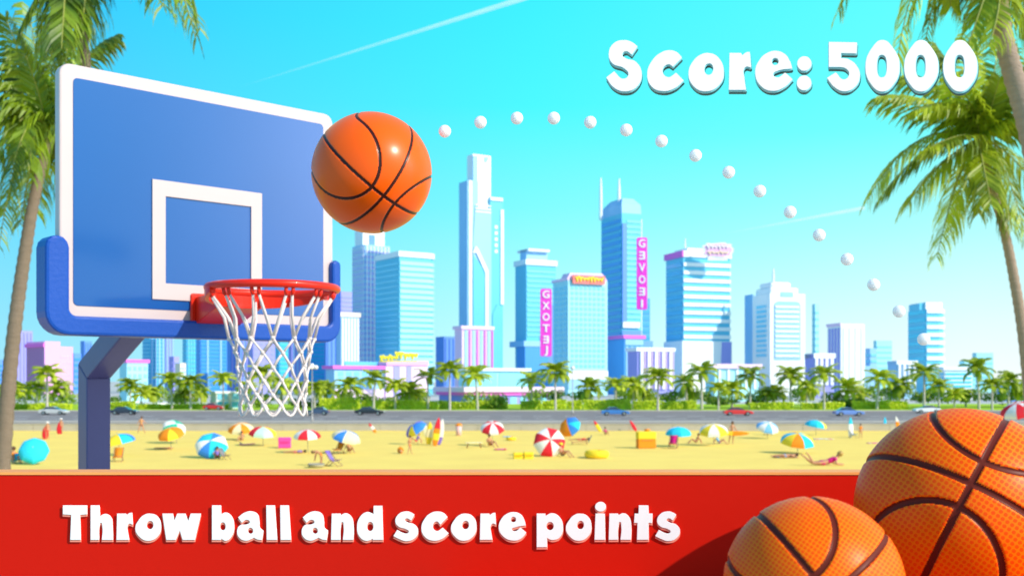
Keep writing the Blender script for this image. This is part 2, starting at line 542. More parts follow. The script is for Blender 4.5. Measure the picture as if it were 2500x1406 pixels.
# ------------------------------------------------------------------ basketballs
def ballmat(name, base, seam, dots, r):
    def mk(nm, c, rough, d):
        m = mat(nm, c, rough, .06, 4/r*.3, coat=.05)
        n, l = m.node_tree.nodes, m.node_tree.links
        b = n['Principled BSDF']
        b.inputs['Coat Roughness'].default_value = .25
        b.inputs['Specular IOR Level'].default_value = .12
        b.inputs['Coat Weight'].default_value = .05 if d or 'dotted' in nm else .35
        b.inputs['Coat Roughness'].default_value = .3 if 'dotted' in nm else .24
        b.inputs['Sheen Weight'].default_value = 0 if 'dotted' in nm else .3; b.inputs['Sheen Tint'].default_value = (1, .55, .12, 1); b.inputs['Sheen Roughness'].default_value = .35
        if d:
            t = n.new('ShaderNodeTexCoord')
            mp = n.new('ShaderNodeMapping')
            mp.inputs['Rotation'].default_value = (0, R(12), 0)
            l.new(t.outputs['Object'], mp.inputs[0])
            sp = n.new('ShaderNodeSeparateXYZ')
            l.new(mp.outputs[0], sp.inputs[0])
            g = .065*r
            def M(op, a, b=None):
                q = n.new('ShaderNodeMath'); q.operation = op
                for i, v in enumerate((a, b)):
                    if v is None: continue
                    if isinstance(v, (int, float)): q.inputs[i].default_value = v
                    else: l.new(v, q.inputs[i])
                return q.outputs[0]
            def lat(off):
                x = M('SUBTRACT', M('FRACT', M('ADD', M('DIVIDE', sp.outputs['X'], g), off)), .5)
                z = M('SUBTRACT', M('FRACT', M('ADD', M('DIVIDE', sp.outputs['Z'], g), off)), .5)
                return M('LESS_THAN', M('ADD', M('MULTIPLY', x, x), M('MULTIPLY', z, z)), .072)
            dt = M('MAXIMUM', lat(10.0), lat(10.5))
            mx = n.new('ShaderNodeMix'); mx.data_type = 'RGBA'
            src = b.inputs['Base Color'].links[0].from_socket
            l.new(dt, mx.inputs['Factor'])
            l.new(src, mx.inputs[6])
            mx.inputs[7].default_value = (c[0]*.92, c[1]*.42, c[2]*.4, 1)
            l.new(mx.outputs[2], b.inputs['Base Color'])
            bp = n.new('ShaderNodeBump'); bp.inputs['Strength'].default_value = .25; bp.inputs['Distance'].default_value = .002
            l.new(dt, bp.inputs['Height']); l.new(bp.outputs[0], b.inputs['Normal'])
        return m
    return [mk(name+'_leather', base, .42, dots), mk(name+'_seam', seam, .5, False)]
def basketball(name, label, c, r, w0, q, mats, halfw=.034, depth=.022, NN=150):
    w0 = Vector(w0).normalized(); q = Vector(q); q = (q - w0*q.dot(w0)).normalized(); p = w0.cross(q)
    g = np.tan(np.linspace(-PI/4, PI/4, NN+1))
    A, B = np.meshgrid(g, g, indexing='ij')
    one = np.ones_like(A)
    allv, allf = [], []
    off = 0
    idx = np.arange((NN+1)**2).reshape(NN+1, NN+1)
    quad = np.stack([idx[:-1,:-1], idx[1:,:-1], idx[1:,1:], idx[:-1,1:]], -1).reshape(-1, 4)
    for fx in ((one,A,B), (-one,B,A), (B,one,A), (A,-one,B), (A,B,one), (B,A,-one)):
        v = np.stack(fx, -1).reshape(-1, 3)
        v = v/np.linalg.norm(v, axis=1, keepdims=True)
        allv.append(v); allf.append(quad+off); off += len(v)
    v = np.concatenate(allv); f = np.concatenate(allf)
    Q = v @ np.array(q); Wc = v @ np.array(w0); Pc = v @ np.array(p)
    def dist(v):
        Q = v @ np.array(q); Wc = v @ np.array(w0); Pc = v @ np.array(p)
        dA = np.abs(np.arcsin(np.clip(Pc, -1, 1)))
        dB = np.abs(np.arcsin(np.clip(Q, -1, 1)))
        lat = np.arcsin(np.clip(np.abs(Q), 0, 1)); phi = np.arctan2(Pc, Wc)
        l0 = np.radians(34) - np.radians(20)*np.cos(2*phi)
        slope = np.radians(40)*np.sin(2*phi)/np.maximum(np.cos(lat), .2)
        dL = np.abs(lat-l0)/np.sqrt(1+slope**2)
        return np.minimum(np.minimum(dA, dB), dL)
    d = dist(v)
    prof = np.clip(1-(d/(halfw*1.15))**4, 0, 1)
    vv = v*(r*(1-depth*prof))[:, None]
    fc = v[f].mean(1); fc /= np.linalg.norm(fc, axis=1, keepdims=True)
    mi = (dist(fc) < halfw).astype(np.int32)
    me = bpy.data.meshes.new(name)
    me.vertices.add(len(vv)); me.vertices.foreach_set('co', vv.astype(np.float32).ravel())
    me.loops.add(f.size); me.loops.foreach_set('vertex_index', f.astype(np.int32).ravel())
    me.polygons.add(len(f)); me.polygons.foreach_set('loop_start', np.arange(0, f.size, 4, dtype=np.int32))
    for m in mats: me.materials.append(m)
    me.polygons.foreach_set('material_index', mi)
    me.polygons.foreach_set('use_smooth', np.ones(len(f), dtype=bool))
    me.update(calc_edges=True)
    bm = bmesh.new(); bm.from_mesh(me); bmesh.ops.remove_doubles(bm, verts=bm.verts, dist=r*1e-4)
    bmesh.ops.recalc_face_normals(bm, faces=bm.faces); bm.to_mesh(me); bm.free()
    o = bpy.data.objects.new(name, me); C.objects.link(o); o.location = c
    vw = (camo.location - c).normalized(); rt = Vector((0,0,1)).cross(vw).normalized(); up = vw.cross(rt)
    o.rotation_euler = Matrix((rt, -vw, up)).transposed().to_euler()
    return tag(o, label, 'basketball')
mA = ballmat('smooth_ball', (.96, .108, .001), (.045, .006, .002), False, .146)
mB = ballmat('dotted_ball', (1.0, .185, .0005), (.13, .016, .008), True, .134)
mS = ballmat('small_dotted_ball', (1.0, .185, .0005), (.13, .016, .008), True, .0917)
basketball('basketball', 'orange basketball flying in the air at the right edge of the backboard', P(908, 423, 2.6), .146, (.185, -.916, -.356), (.772, 0, -.635), mA, .026, .012)
dB_ = 1.4
ZS = H-(1494-HZ)/F*dB_
basketball('basketball', 'largest dotted orange basketball, in front of the red board at its right end', P(2345, 1245, dB_), 249/F*dB_, (.088, -.965, .245), (.42, 0, .90), mB, .033)
dS_ = 1.109
basketball('basketball', 'smaller dotted orange basketball in front of the largest ball and red board', P(1985, 1427, dS_), 215/F*dS_, (.16, -.98, -.10), (.63, 0, -.77), mS, .036)

# ------------------------------------------------------------------ lettering
def glyph_mesh(loops, sc, ox, oy, thick, d, dx=0, dy=0, bev=.0006):
    """loops: [[(x,y,corner)...]...] in crop pixels -> extruded solid standing in the plane y = d"""
    cu = bpy.data.curves.new('g', 'CURVE'); cu.dimensions = '2D'; cu.fill_mode = 'BOTH'
    cu.resolution_u = 8; cu.extrude = thick/2-bev; cu.bevel_depth = bev; cu.bevel_resolution = 1
    for lp in loops:
        sp = cu.splines.new('BEZIER'); sp.bezier_points.add(len(lp)-1); sp.use_cyclic_u = True
        for bp, q in zip(sp.bezier_points, lp):
            w = P(ox+q[0]/sc+dx, oy+q[1]/sc+dy, d)
            bp.co = (w.x, w.z, 0)
            t = 'VECTOR' if len(q) > 2 else 'AUTO'
            bp.handle_left_type = bp.handle_right_type = t
    o = bpy.data.objects.new('g', cu); C.objects.link(o)
    bpy.context.view_layer.update()
    me = bpy.data.meshes.new_from_object(o.evaluated_get(bpy.context.evaluated_depsgraph_get()))
    bpy.data.objects.remove(o); bpy.data.curves.remove(cu)
    mb = MB()
    mb.add([(v.co.x, d-v.co.z, v.co.y) for v in me.vertices], [tuple(p.vertices) for p in me.polygons])
    bpy.data.meshes.remove(me)
    return mb
def ell(cx, cy, rx, ry): return [[(cx+rx*math.sin(w), cy-ry*math.cos(w)) for w in [2*PI*i/8 for i in range(8)]]]
c_ = 1
GL = {
'S': [[(480,248,1),(420,335,1),(350,298),(312,340),(350,380),(460,418),(527,550),(470,695),(340,743),(215,695),(138,592,1),(222,527,1),(330,608),(384,555),(335,488),(205,432),(165,330),(220,215),(340,180),(425,205)]],
'C': [[(973,372,1),(876,468,1),(822,443),(757,515),(818,590),(910,542,1),(992,625,1),(900,705),(765,740),(640,690),(592,550),(650,400),(740,320),(832,292),(920,315)]],
'O': [[(1275,323),(1375,370),(1437,530),(1390,670),(1235,743),(1100,680),(1050,540),(1110,400),(1190,338)],[(1280,433),(1325,495),(1270,566),(1220,500)]],
'R': [[(1505,322,1),(1630,322,1),(1643,350,1),(1690,315),(1725,310,1),(1740,478,1),(1690,470),(1660,500),(1665,600),(1683,727,1),(1498,727,1)]],
'E': [[(2195,490,1),(2040,515),(1985,555),(2030,593),(2120,540,1),(2200,612,1),(2120,690),(1990,738),(1860,690),(1790,540),(1850,380),(1930,318),(2010,298),(2110,330),(2170,410)],[(2010,373),(2050,410),(2007,458),(1970,412)]],
'5': [[(333,200,1),(642,205,1),(637,322,1),(465,318,1),(463,378,1),(550,392),(650,480),(672,590),(620,695),(500,742),(390,690),(315,597,1),(408,538,1),(500,616),(560,550),(520,488),(455,473,1),(333,473,1)]],
'0': [[(925,178),(1040,262),(1115,460),(1050,665),(925,745),(800,660),(740,470),(812,265)],[(920,338),(977,465),(920,594),(863,465)]],
'T': [[(160,127,1),(331,127,1),(331,188,1),(280,192,1),(285,371,1),(213,371,1),(220,192,1),(160,188,1)]],
'h': [[(359,127,1),(420,127,1),(423,205,1),(465,188),(505,215),(513,270),(517,371,1),(440,371,1),(443,275),(432,248),(420,275),(417,371,1),(359,371,1)]],
'r': [[(549,186,1),(610,186,1),(615,197,1),(635,183),(654,180,1),(659,262,1),(635,255),(620,275),(624,320),(633,371,1),(545,371,1)]],
'o': [[(780,186),(835,205),(862,275),(840,345),(768,378),(705,345),(680,290),(705,230),(740,196)],[(787,235),(810,265),(783,298),(758,270)]],
'w': [[(874,186,1),(947,186,1),(958,240,1),(980,186,1),(1037,186,1),(1057,243,1),(1077,186,1),(1148,186,1),(1105,371,1),(1019,371,1),(998,300,1),(968,371,1),(902,371,1)]],
'b': [[(1230,127,1),(1292,127,1),(1294,192,1),(1325,178),(1365,200),(1387,275),(1370,345),(1330,378),(1305,368),(1293,358,1),(1293,371,1),(1230,371,1)],[(1308,245),(1328,272),(1307,306),(1285,275)]],
'a': [[(1418,212,1),(1460,180),(1515,170),(1555,190),(1568,240),(1572,285),(1597,308,1),(1587,373,1),(1555,368),(1530,355,1),(1510,366),(1470,377),(1425,355),(1410,310),(1430,270),(1480,262),(1502,245),(1480,227),(1443,248,1)],[(1505,284),(1526,310),(1505,330),(1485,308)]],
'l': [[(1620,127,1),(1679,127,1),(1696,371,1),(1623,371,1)]],
'n': [[(2090,186,1),(2150,186,1),(2154,197,1),(2190,183),(2230,210),(2245,280),(2243,371,1),(2170,371,1),(2175,275),(2165,243),(2153,275),(2150,371,1),(2085,371,1)]],
'd': [[(2390,130,1),(2450,130,1),(2457,371,1),(2385,371,1),(2383,362,1),(2365,372),(2335,378),(2290,350),(2271,285),(2295,205),(2345,174),(2372,182),(2390,190,1)],[(2365,242),(2389,277),(2363,311),(2341,276)]],
's': [[(328,193,1),(305,232,1),(275,217),(259,230),(280,248),(330,265),(355,310),(330,360),(270,380),(220,365),(180,345,1),(205,303,1),(250,325),(275,328),(290,312),(270,295),(215,275),(193,240),(215,190),(270,170),(305,178)]],
'c': [[(565,210,1),(515,262,1),(488,239),(460,272),(485,310),(532,287,1),(573,327,1),(525,365),(463,377),(405,350),(380,290),(405,220),(445,183),(492,171),(540,183)]],
'e': [[(1127,268,1),(1060,280),(1027,298),(1050,312),(1090,287,1),(1131,322,1),(1090,365),(1030,376),(965,345),(935,285),(960,215),(1000,184),(1040,175),(1090,190),(1115,225)],[(1040,206),(1060,228),(1038,248),(1020,230)]],
'p': [[(1208,186,1),(1268,186,1),(1270,203,1),(1315,183),(1370,210),(1395,280),(1375,350),(1330,372),(1300,368),(1280,355,1),(1281,424,1),(1208,424,1)],[(1303,243),(1330,272),(1303,305),(1275,274)]],
'i': ell(1665,135,38,33)+[[(1630,186,1),(1695,186,1),(1698,371,1),(1623,371,1)]],
't': [[(1941,127,1),(2007,127,1),(2010,186,1),(2037,186,1),(2034,252,1),(2008,248,1),(2010,371,1),(1928,371,1),(1932,250,1),(1907,250,1),(1911,186,1),(1939,186,1)]],
':': ell(2333,437,76,78)+ell(2330,652,78,79),
}
def shift(loops, dx): return [[(q[0]+dx, *q[1:]) for q in lp] for lp in loops]
M_white = mat('letter_white', (.92, .92, .92), .4, .01, 3)
M_pink = mat('letter_pink_edge', (.88, .28, .20), .5, .04, 8)
M_teal = mat('letter_teal_edge', (.22, .62, .70), .5, .03, 5)
M_shadow = mat('letter_shadow_teal', (.015, .10, .11), .6, .05, 5)  # drop shadow of the score letters, as a dark teal colour
# the red board
M_panel = mat('board_red', (.60, .008, .001), .5, .05, 1.2, .01, 60, spec=.12)
M_highlight = mat('board_top_highlight', (.98, .36, .10), .5, .10, 1.5, spec=.2)  # orange paints in the sunlit highlight along the board's top edge
DBD = 1.6
zt = H-(1152-HZ)/F*DBD
mb_board = thing('message_board', 'wide red board with orange highlighted top edge and white raised slogan letters', 'sign board', (0, DBD+.026, ZD))
mb = MB(); mb.bb(-1.25, 1.25, DBD, DBD+.051, ZD, zt-.004)
obj('panel', mb, M_panel, mb_board, True, bevel=.002)
mb = MB(); mb.bb(-1.25, 1.25, DBD-.0015, DBD+.052, zt-.004, zt)
obj('top_highlight', mb, M_highlight, mb_board, True)
mb = MB(); mb.bb(-.1, 1.2, .92, DBD, ZS-.02, ZS)
for bx in (.05, 1.1):
    mb.prism([(0, 0), (-.6, 0), (0, -.4)], -.012, .012, 0, lambda a, b, c, bx=bx: Vector((bx+c, DBD+a, ZS-.02+b)))
obj('shelf', mb, M_panel, mb_board, True)
sc2 = 2500/850
line = [('T',0,0),('h',0,0),('r',0,0),('o',0,0),('w',0,0),('b',0,0),('a',0,0),('l',0,0),('l',100,0),('a',464,0),('n',0,0),('d',0,0),
        ('s',0,1),('c',0,1),('o',-88,1),('r',255,1),('e',0,1),('p',0,1),('o',737,1),('i',0,1),('n',-360,1),('t',0,1),('s',1879,1)]
for ch, dx, sec in line:
    lp = shift(GL[ch], dx)
    ox = 900 if sec else 100
    a = obj('letter', glyph_mesh(lp, sc2, ox, 1190, .0016, DBD-.0041, 0, 0, .0003), M_white, mb_board, True)
    obj('letter_backing', glyph_mesh(lp, sc2, ox, 1190, .0036, DBD-.0015, 0, 5.0), M_pink, a, True)
# the score in the air
DSC = 3.0
sc3 = 2500/550
cpt = P(1935, 165, DSC)
score = thing('score_lettering', 'white score lettering floating in the sky before the right palms', 'lettering', cpt)
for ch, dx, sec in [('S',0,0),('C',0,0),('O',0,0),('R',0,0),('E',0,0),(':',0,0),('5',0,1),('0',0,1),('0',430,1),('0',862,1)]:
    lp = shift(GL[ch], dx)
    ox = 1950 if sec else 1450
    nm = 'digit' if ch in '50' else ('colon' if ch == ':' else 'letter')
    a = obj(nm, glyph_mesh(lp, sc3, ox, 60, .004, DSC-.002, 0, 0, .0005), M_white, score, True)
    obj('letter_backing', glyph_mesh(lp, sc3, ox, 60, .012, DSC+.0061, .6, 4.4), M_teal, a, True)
    obj('letter_drop_shadow', glyph_mesh(lp, sc3, ox, 60, .014, DSC+.0192, 1.6, 8.8), M_shadow, a, True)  # lowest layer: the letters' drop shadow built as a dark solid
# dotted flight path
M_dot = mat('dot_white', (.96, .96, .96), .5, .01, 5)
b_ = M_dot.node_tree.nodes['Principled BSDF']
b_.inputs['Subsurface Weight'].default_value = 1.0; b_.inputs['Subsurface Radius'].default_value = (1, 1, 1); b_.inputs['Subsurface Scale'].default_value = .05
dots = [(1086,321),(1173,299),(1262,289),(1352,289),(1441,299),(1529,318),(1615,345),(1698,380),(1779,421),(1855,467),(1929,518),(2000,574),(2068,633),(2133,695),(2195,760),(2255,828)]
d0 = None
for i, (x, y) in enumerate(dots):
    dd = 2.62
    if d0 is None:
        d0 = obj('white_ball', MB().ball((0,0,0), 15.2/F*dd, 24, 16), M_dot, smooth=True); o = d0
    else: o = d0.copy(); C.objects.link(o)
    o.location = P(x, y, dd)
    tag(o, 'small white ball of the dotted arc, %s to the right of the flying basketball' % ordinal(i+1), 'ball', 'white balls in an arc through the air')
# ------------------------------------------------------------------ palms
M_leafN = leafmat('palm_leaf_near', (.12, .19, .008), (.52, .64, .02), .9, .32)
M_leafL = leafmat('palm_leaf_dark_green', (.05, .11, .006), (.30, .44, .012), .9, .2)  # darker green leaves of the two left palms
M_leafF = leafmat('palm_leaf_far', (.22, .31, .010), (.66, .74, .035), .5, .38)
M_bush = leafmat('bush_leaf', (.11, .23, .02), (.36, .52, .04), .7, .25)
M_hedge = leafmat('hedge_leaf', (.40, .54, .015), (.72, .80, .03), .5, .2)
M_trunk = mat('palm_trunk', (.36, .27, .22), .9, .14, 3, .7, 9, stretch=(1, 1, 5), spec=.1)
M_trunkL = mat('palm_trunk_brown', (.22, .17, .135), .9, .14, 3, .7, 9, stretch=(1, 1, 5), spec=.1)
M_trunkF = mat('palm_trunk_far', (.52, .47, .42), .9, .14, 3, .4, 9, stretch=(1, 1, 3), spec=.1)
M_stem = mat('frond_stem', (.28, .30, .06), .6, .1, 2)
def frond(mb, base, az, el, L, droop, n=26, lw=.055, ll=.75, rs=None, hang=.5, segs=2, stem=None):
    """one feather leaf: a drooping midrib with hanging leaflets on both sides"""
    rs = rs or random
    pts, dirs = [], []
    p = Vector(base)
    e = el
    st = L/n
    for i in range(n+1):
        d = Vector((math.cos(az)*math.cos(e), math.sin(az)*math.cos(e), math.sin(e)))
        pts.append(p.copy()); dirs.append(d)
        p = p + d*st
        e = max(-1.45, e - droop*(.4+1.2*i/n)/n)
    if stem is not None:
        stem.tube(pts[::3], [.028*L/4*(1-.85*i/(len(pts[::3])-1))+.004 for i in range(len(pts[::3]))], 5)
    dn = Vector((0,0,-1))
    for i in range(2, n+1):
        t = i/n
        l = ll*(math.sin(PI*min(1, .16+.80*t))**.7)*(1.0 if t < .85 else 1-.9*(t-.85)/.3)*rs.uniform(.82, 1.12)
        f = dirs[i]
        side = f.cross(Vector((0,0,1)))
        if side.length < .15: side = Vector((-math.sin(az), math.cos(az), 0))
        side.normalize()
        for sg in (1, -1):
            if rs.random() < .04: continue
            g = rs.uniform(.75, 1.25)
            d1 = (side*sg*(1-hang*.45) + f*(.55+.5*t) + dn*hang*.35*g).normalized()
            d2 = (side*sg*.35*(1-hang*.5) + f*.55 + dn*hang*1.5*g).normalized()
            wv = f.cross(d1).cross(d1)
            wv = (f*.85+dn*.1).normalized()*lw*rs.uniform(.8, 1.2)
            a = pts[i]
            if segs == 2:
                m = a + d1*l*.5
                m2 = m + d2*l*.32
                e_ = m2 + (d2+dn*hang*.5).normalized()*l*.26
                mb.add([a-wv*.35, a+wv*.35, m+wv*.55, m-wv*.55, m2+wv*.38, m2-wv*.38, e_], [(0,1,2,3), (3,2,4,5), (5,4,6)])
            else:
                m = a + d1*l*.55
                e_ = m + d2*l*.5
                mb.add([a-wv*.5, a+wv*.5, m+wv*.5, m-wv*.5, e_], [(0,1,2,3), (3,2,4)])
def trunkmesh(pts, rads, n=12, rings=0):
    mb = MB()
    P_, Rr = [], []
    k = len(pts)-1
    steps = rings or k*6
    for i in range(steps+1):
        t = i/steps*k
        j = min(int(t), k-1); u = t-j
        p0, p1, p2, p3 = [Vector(pts[max(0, min(k, q))]) for q in (j-1, j, j+1, j+2)]
        q = .5*((2*p1)+(p2-p0)*u+(2*p0-5*p1+4*p2-p3)*u*u+(3*p1-p0-3*p2+p3)*u**3)
        P_.append(q); r = rads[j]*(1-u)+rads[j+1]*u
        Rr.append(r*(1.07 if i % 2 else .96))
    return mb.tube(P_, Rr, n)
def path_frond(mb, stem, base, mid, tip, n, lw, ll, rs, hang):
    """one feather leaf along a bowed path from the crown to its tip"""
    base, mid, tip = Vector(base), Vector(mid), Vector(tip)
    ctl = mid*2-(base+tip)/2
    L = (mid-base).length+(tip-mid).length
    pts = [base*(1-t)**2+ctl*2*t*(1-t)+tip*t*t for t in [i/n for i in range(n+1)]]
    k = pts[::4]+[pts[-1]]
    stem.tube(k, [.030*(1-.85*i/(len(k)-1))+.004 for i in range(len(k))], 5)
    dn = Vector((0,0,-1))
    for i in range(3, n+1):
        t = i/n
        f = (pts[min(n, i+1)]-pts[i-1]).normalized()
        l = ll*(math.sin(PI*min(1, .22+.70*t))**.6)*rs.uniform(.80, 1.12)
        side = f.cross(dn)
        if side.length < .25: side = Vector((1, .35, 0))
        side.normalize()
        for sg in (1, -1):
            if rs.random() < .05: continue
            g = rs.uniform(.7, 1.3)
            d1 = (side*sg*.85 + f*(.62+.3*t) + dn*hang*.30*g).normalized()
            d2 = (side*sg*.50 + f*.66 + dn*hang*1.05*g).normalized()
            d3 = (side*sg*.15 + f*.6 + dn*hang*1.7*g).normalized()
            wv = (f*.9+side*sg*.15+Vector((rs.uniform(-.3,.3), rs.uniform(-.5,.5), 0))).normalized()*lw*rs.uniform(.75, 1.2)
            a = pts[i]; m = a+d1*l*.42; m2 = m+d2*l*.34; e_ = m2+d3*l*.30
            mb.add([a-wv*.4, a+wv*.4, m+wv*.6, m-wv*.6, m2+wv*.42, m2-wv*.42, e_], [(0,1,2,3), (3,2,4,5), (5,4,6)])
def near_palm(label, pts, rads, crown, d, fronds, seed, rings=90, ll=1.15, leaf=None):
    t = thing('palm_tree', label, 'palm tree', pts[0], 0, 'big palms framing the beach')
    o = Vector(pts[0])
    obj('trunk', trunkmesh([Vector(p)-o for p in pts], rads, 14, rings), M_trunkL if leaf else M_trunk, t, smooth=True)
    rs = random.Random(seed)
    top = P(*crown, d)
    for mx_, my_, tx_, ty_, dy in fronds:
        cr, st = MB(), MB()
        b = top + Vector((rs.uniform(-.08,.08), rs.uniform(-.08,.08), rs.uniform(-.1,.1)))
        mid = P(mx_, my_, d+dy*.5); tip = P(tx_, ty_, d+dy)
        path_frond(cr, st, b-o, mid-o, tip-o, 44, .080, ll*rs.uniform(.95, 1.15), rs, .62)
        f_ = obj('frond', cr, leaf or M_leafN, t)
        obj('stem', st, M_stem, f_, smooth=True)
    return t
DL = 30.0
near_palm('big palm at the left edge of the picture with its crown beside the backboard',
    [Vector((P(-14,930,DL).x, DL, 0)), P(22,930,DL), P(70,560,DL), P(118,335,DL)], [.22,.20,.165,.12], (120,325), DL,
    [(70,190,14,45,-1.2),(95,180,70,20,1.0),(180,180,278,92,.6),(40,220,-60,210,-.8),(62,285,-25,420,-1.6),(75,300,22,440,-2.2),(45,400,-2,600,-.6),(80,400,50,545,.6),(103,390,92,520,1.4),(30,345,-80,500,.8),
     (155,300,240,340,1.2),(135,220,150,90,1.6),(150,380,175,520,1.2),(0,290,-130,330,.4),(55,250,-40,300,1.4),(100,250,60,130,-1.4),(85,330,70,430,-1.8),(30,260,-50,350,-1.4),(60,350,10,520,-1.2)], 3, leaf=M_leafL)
DM = 24.0
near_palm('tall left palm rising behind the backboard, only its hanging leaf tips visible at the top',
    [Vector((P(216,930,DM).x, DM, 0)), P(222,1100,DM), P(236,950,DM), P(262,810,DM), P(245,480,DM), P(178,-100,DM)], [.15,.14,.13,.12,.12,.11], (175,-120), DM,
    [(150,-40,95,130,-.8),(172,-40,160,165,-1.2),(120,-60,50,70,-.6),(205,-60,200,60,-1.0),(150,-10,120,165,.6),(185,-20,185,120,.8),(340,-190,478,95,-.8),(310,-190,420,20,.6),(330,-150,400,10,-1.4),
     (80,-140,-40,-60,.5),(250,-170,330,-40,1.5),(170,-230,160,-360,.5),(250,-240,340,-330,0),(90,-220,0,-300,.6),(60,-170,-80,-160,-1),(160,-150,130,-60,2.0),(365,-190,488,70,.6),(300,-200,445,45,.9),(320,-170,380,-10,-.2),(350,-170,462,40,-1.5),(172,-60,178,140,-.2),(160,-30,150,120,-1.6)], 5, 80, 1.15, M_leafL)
DR = 22.0
near_palm('big palm at the right edge with a thick pale trunk leaning out of the picture',
    [Vector((P(2640,930,DR).x, DR, 0)), P(2605,930,DR), P(2530,400,DR), P(2452,100,DR), P(2432,-70,DR)], [.27,.25,.22,.19,.16], (2430,-90), DR,
    [(2280,-110,2190,150,-.6),(2320,-80,2255,130,.8),(2200,-150,2050,25,-.4),(2405,-10,2360,120,-1.0),(2440,0,2415,110,-1.4),(2350,-60,2320,20,.8),(2300,-110,2215,60,.4),(2480,-40,2520,80,.4),(2520,-110,2600,-10,0),
     (2430,-220,2430,-330,.5),(2340,-210,2260,-280,0),(2520,-210,2600,-300,.4),(2260,-190,2120,-200,.8),(2540,-170,2680,-150,-.6),(2400,-40,2390,40,1.4)], 11, 90, .95)
near_palm('slender right palm under the score digits with its whole crown showing',
    [Vector((P(2545,930,DL).x, DL, 0)), P(2510,930,DL), P(2472,660,DL), P(2430,480,DL), P(2386,345,DL)], [.17,.155,.135,.12,.09], (2386,335), DL,
    [(2240,345,2118,490,-.8),(2265,365,2150,480,.4),(2300,400,2215,500,-.6),(2335,450,2288,625,-1.0),(2350,440,2320,570,.6),(2395,440,2390,520,1.0),(2450,410,2505,580,-1.2),(2465,380,2540,480,.5),(2440,440,2470,560,-.4),
     (2265,255,2150,235,-.4),(2300,220,2195,190,.8),(2330,260,2235,270,-1.6),(2378,220,2365,95,.8),(2440,240,2490,170,.5),(2420,210,2440,100,1.2),(2340,210,2290,120,.4),(2470,300,2560,330,.6),(2400,400,2420,500,-2.0),(2380,280,2330,190,-1.6),(2440,310,2500,270,-1.2),(2350,330,2270,360,-2.0),(2415,280,2440,190,-1.6)], 21)

# ---- the row of palms along the road
def palm_proto(kind, h, seed):
    rs = random.Random(seed)
    t = thing('palm_tree', 'x', 'palm tree', (0,0,0), 0, 'palms in a row along the road')
    lean = rs.uniform(-.4, .4)
    top = Vector((lean, 0, h))
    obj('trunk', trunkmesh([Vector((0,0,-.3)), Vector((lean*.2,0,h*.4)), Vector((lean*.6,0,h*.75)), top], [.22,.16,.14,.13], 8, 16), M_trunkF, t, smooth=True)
    cr = MB()
    nf = {'full': 24, 'open': 18, 'dense': 28}[kind]
    for i in range(nf):
        az = 2*PI*i/nf*1.0 + (i % 3)*2.1 + rs.uniform(-.2,.2)
        el = R({0: 68, 1: 35, 2: 5}[i % 3] + rs.uniform(-10, 10))
        if kind == 'dense' and i % 4 == 0: el = R(-30)
        frond(cr, top, az, el, rs.uniform(2.8, 3.3), rs.uniform(1.5, 2.2), 14, .30, 1.05, rs, .45, 1)
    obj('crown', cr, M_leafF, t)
    return t
protos = {}
for i, (k, h) in enumerate((('full', 5.2), ('open', 5.6), ('dense', 4.0), ('full', 3.2), ('open', 6.4))):
    protos[i] = palm_proto(k, h, 30+i)
used_p = set()
palms = [(30,945,0),(62,938,3),(88,930,1),(115,893,4),(150,930,2),(318,924,0),(345,945,3),(375,940,2),(420,912,1),(452,950,3),(465,916,0),(492,942,2),(545,907,4),
 (600,930,1),(640,898,0),(690,925,2),(728,930,1),(768,930,0),(792,938,3),(858,926,2),(912,908,1),(965,924,0),(998,940,3),(1022,948,2),(1045,900,4),(1098,884,4),(1166,899,1),
 (1297,911,1),(1356,892,0),(1440,932,3),(1503,922,0),(1545,922,2),(1572,950,3),(1606,904,0),(1676,918,2),(1713,888,4),(1754,932,1),(1787,936,3),(1831,901,1),(1868,946,2),(1892,945,3),
 (1930,900,0),(1968,928,2),(2012,894,4),(2070,934,3),(2097,948,2),(2141,906,1),(2196,922,2),(2256,890,4),(2292,925,0),(2330,948,3),(2358,950,2),(2390,884,1),(2422,925,0),(2462,915,2),(2490,940,3)]
def landmark(x):
    for lim, s in ((100,'the pink block on the far left'),(180,'the far left pink block'),(400,'the small pink-roofed house'),(560,'the teal glass towers'),(740,'the basket net'),(800,'the globe lamp'),(960,'the pink-roofed block with yellow sign'),
        (1075,'the curved striped tower'),(1230,'the tallest tower'),(1340,'the upper pink sign'),(1490,'the grid tower'),(1590,'the twin-antenna tower'),(1650,'the white finned block'),(1800,'the banded tower'),(1840,'the low pink-edged hall'),
        (1970,'the white arched tower'),(2040,'the small white finned block'),(2120,'the plain white slab'),(2215,'the low white colonnade'),(2320,'the cyan round tower'),(2600,'the far right low block')):
        if x < lim: return s
for i, (px, cy, k) in enumerate(sorted(palms)):
    # distance from the height of this crown's centre over the ground
    hc = {0:5.5, 1:5.9, 2:4.2, 3:3.4, 4:6.9}[k]
    d = 205 + (i*37 % 11)*.9 if k in (0, 1, 4) else 216 + (i*29 % 13)*1.5
    want = H-(cy+14-HZ)/F*d - .79
    s = max(.72, min(1.5, want/hc))
    if k not in used_p: o = protos[k]; used_p.add(k)
    else: o = copy_tree(protos[k])
    o.location = ((px-1250)/F*d, d, .79)
    hw = 1.24 if s < 1.15 else 1.16
    o.scale = (hw*max(.85, min(1.12, s)), hw*max(.85, min(1.12, s)), s)
    o.rotation_euler = (0, 0, i*1.7)
    sz = {0:'full', 1:'open-crowned', 2:'bushy', 3:'short', 4:'tall'}[k]
    o['label'] = '%s roadside palm near %s, %s from the left' % (sz, landmark(px), ordinal(i+1))

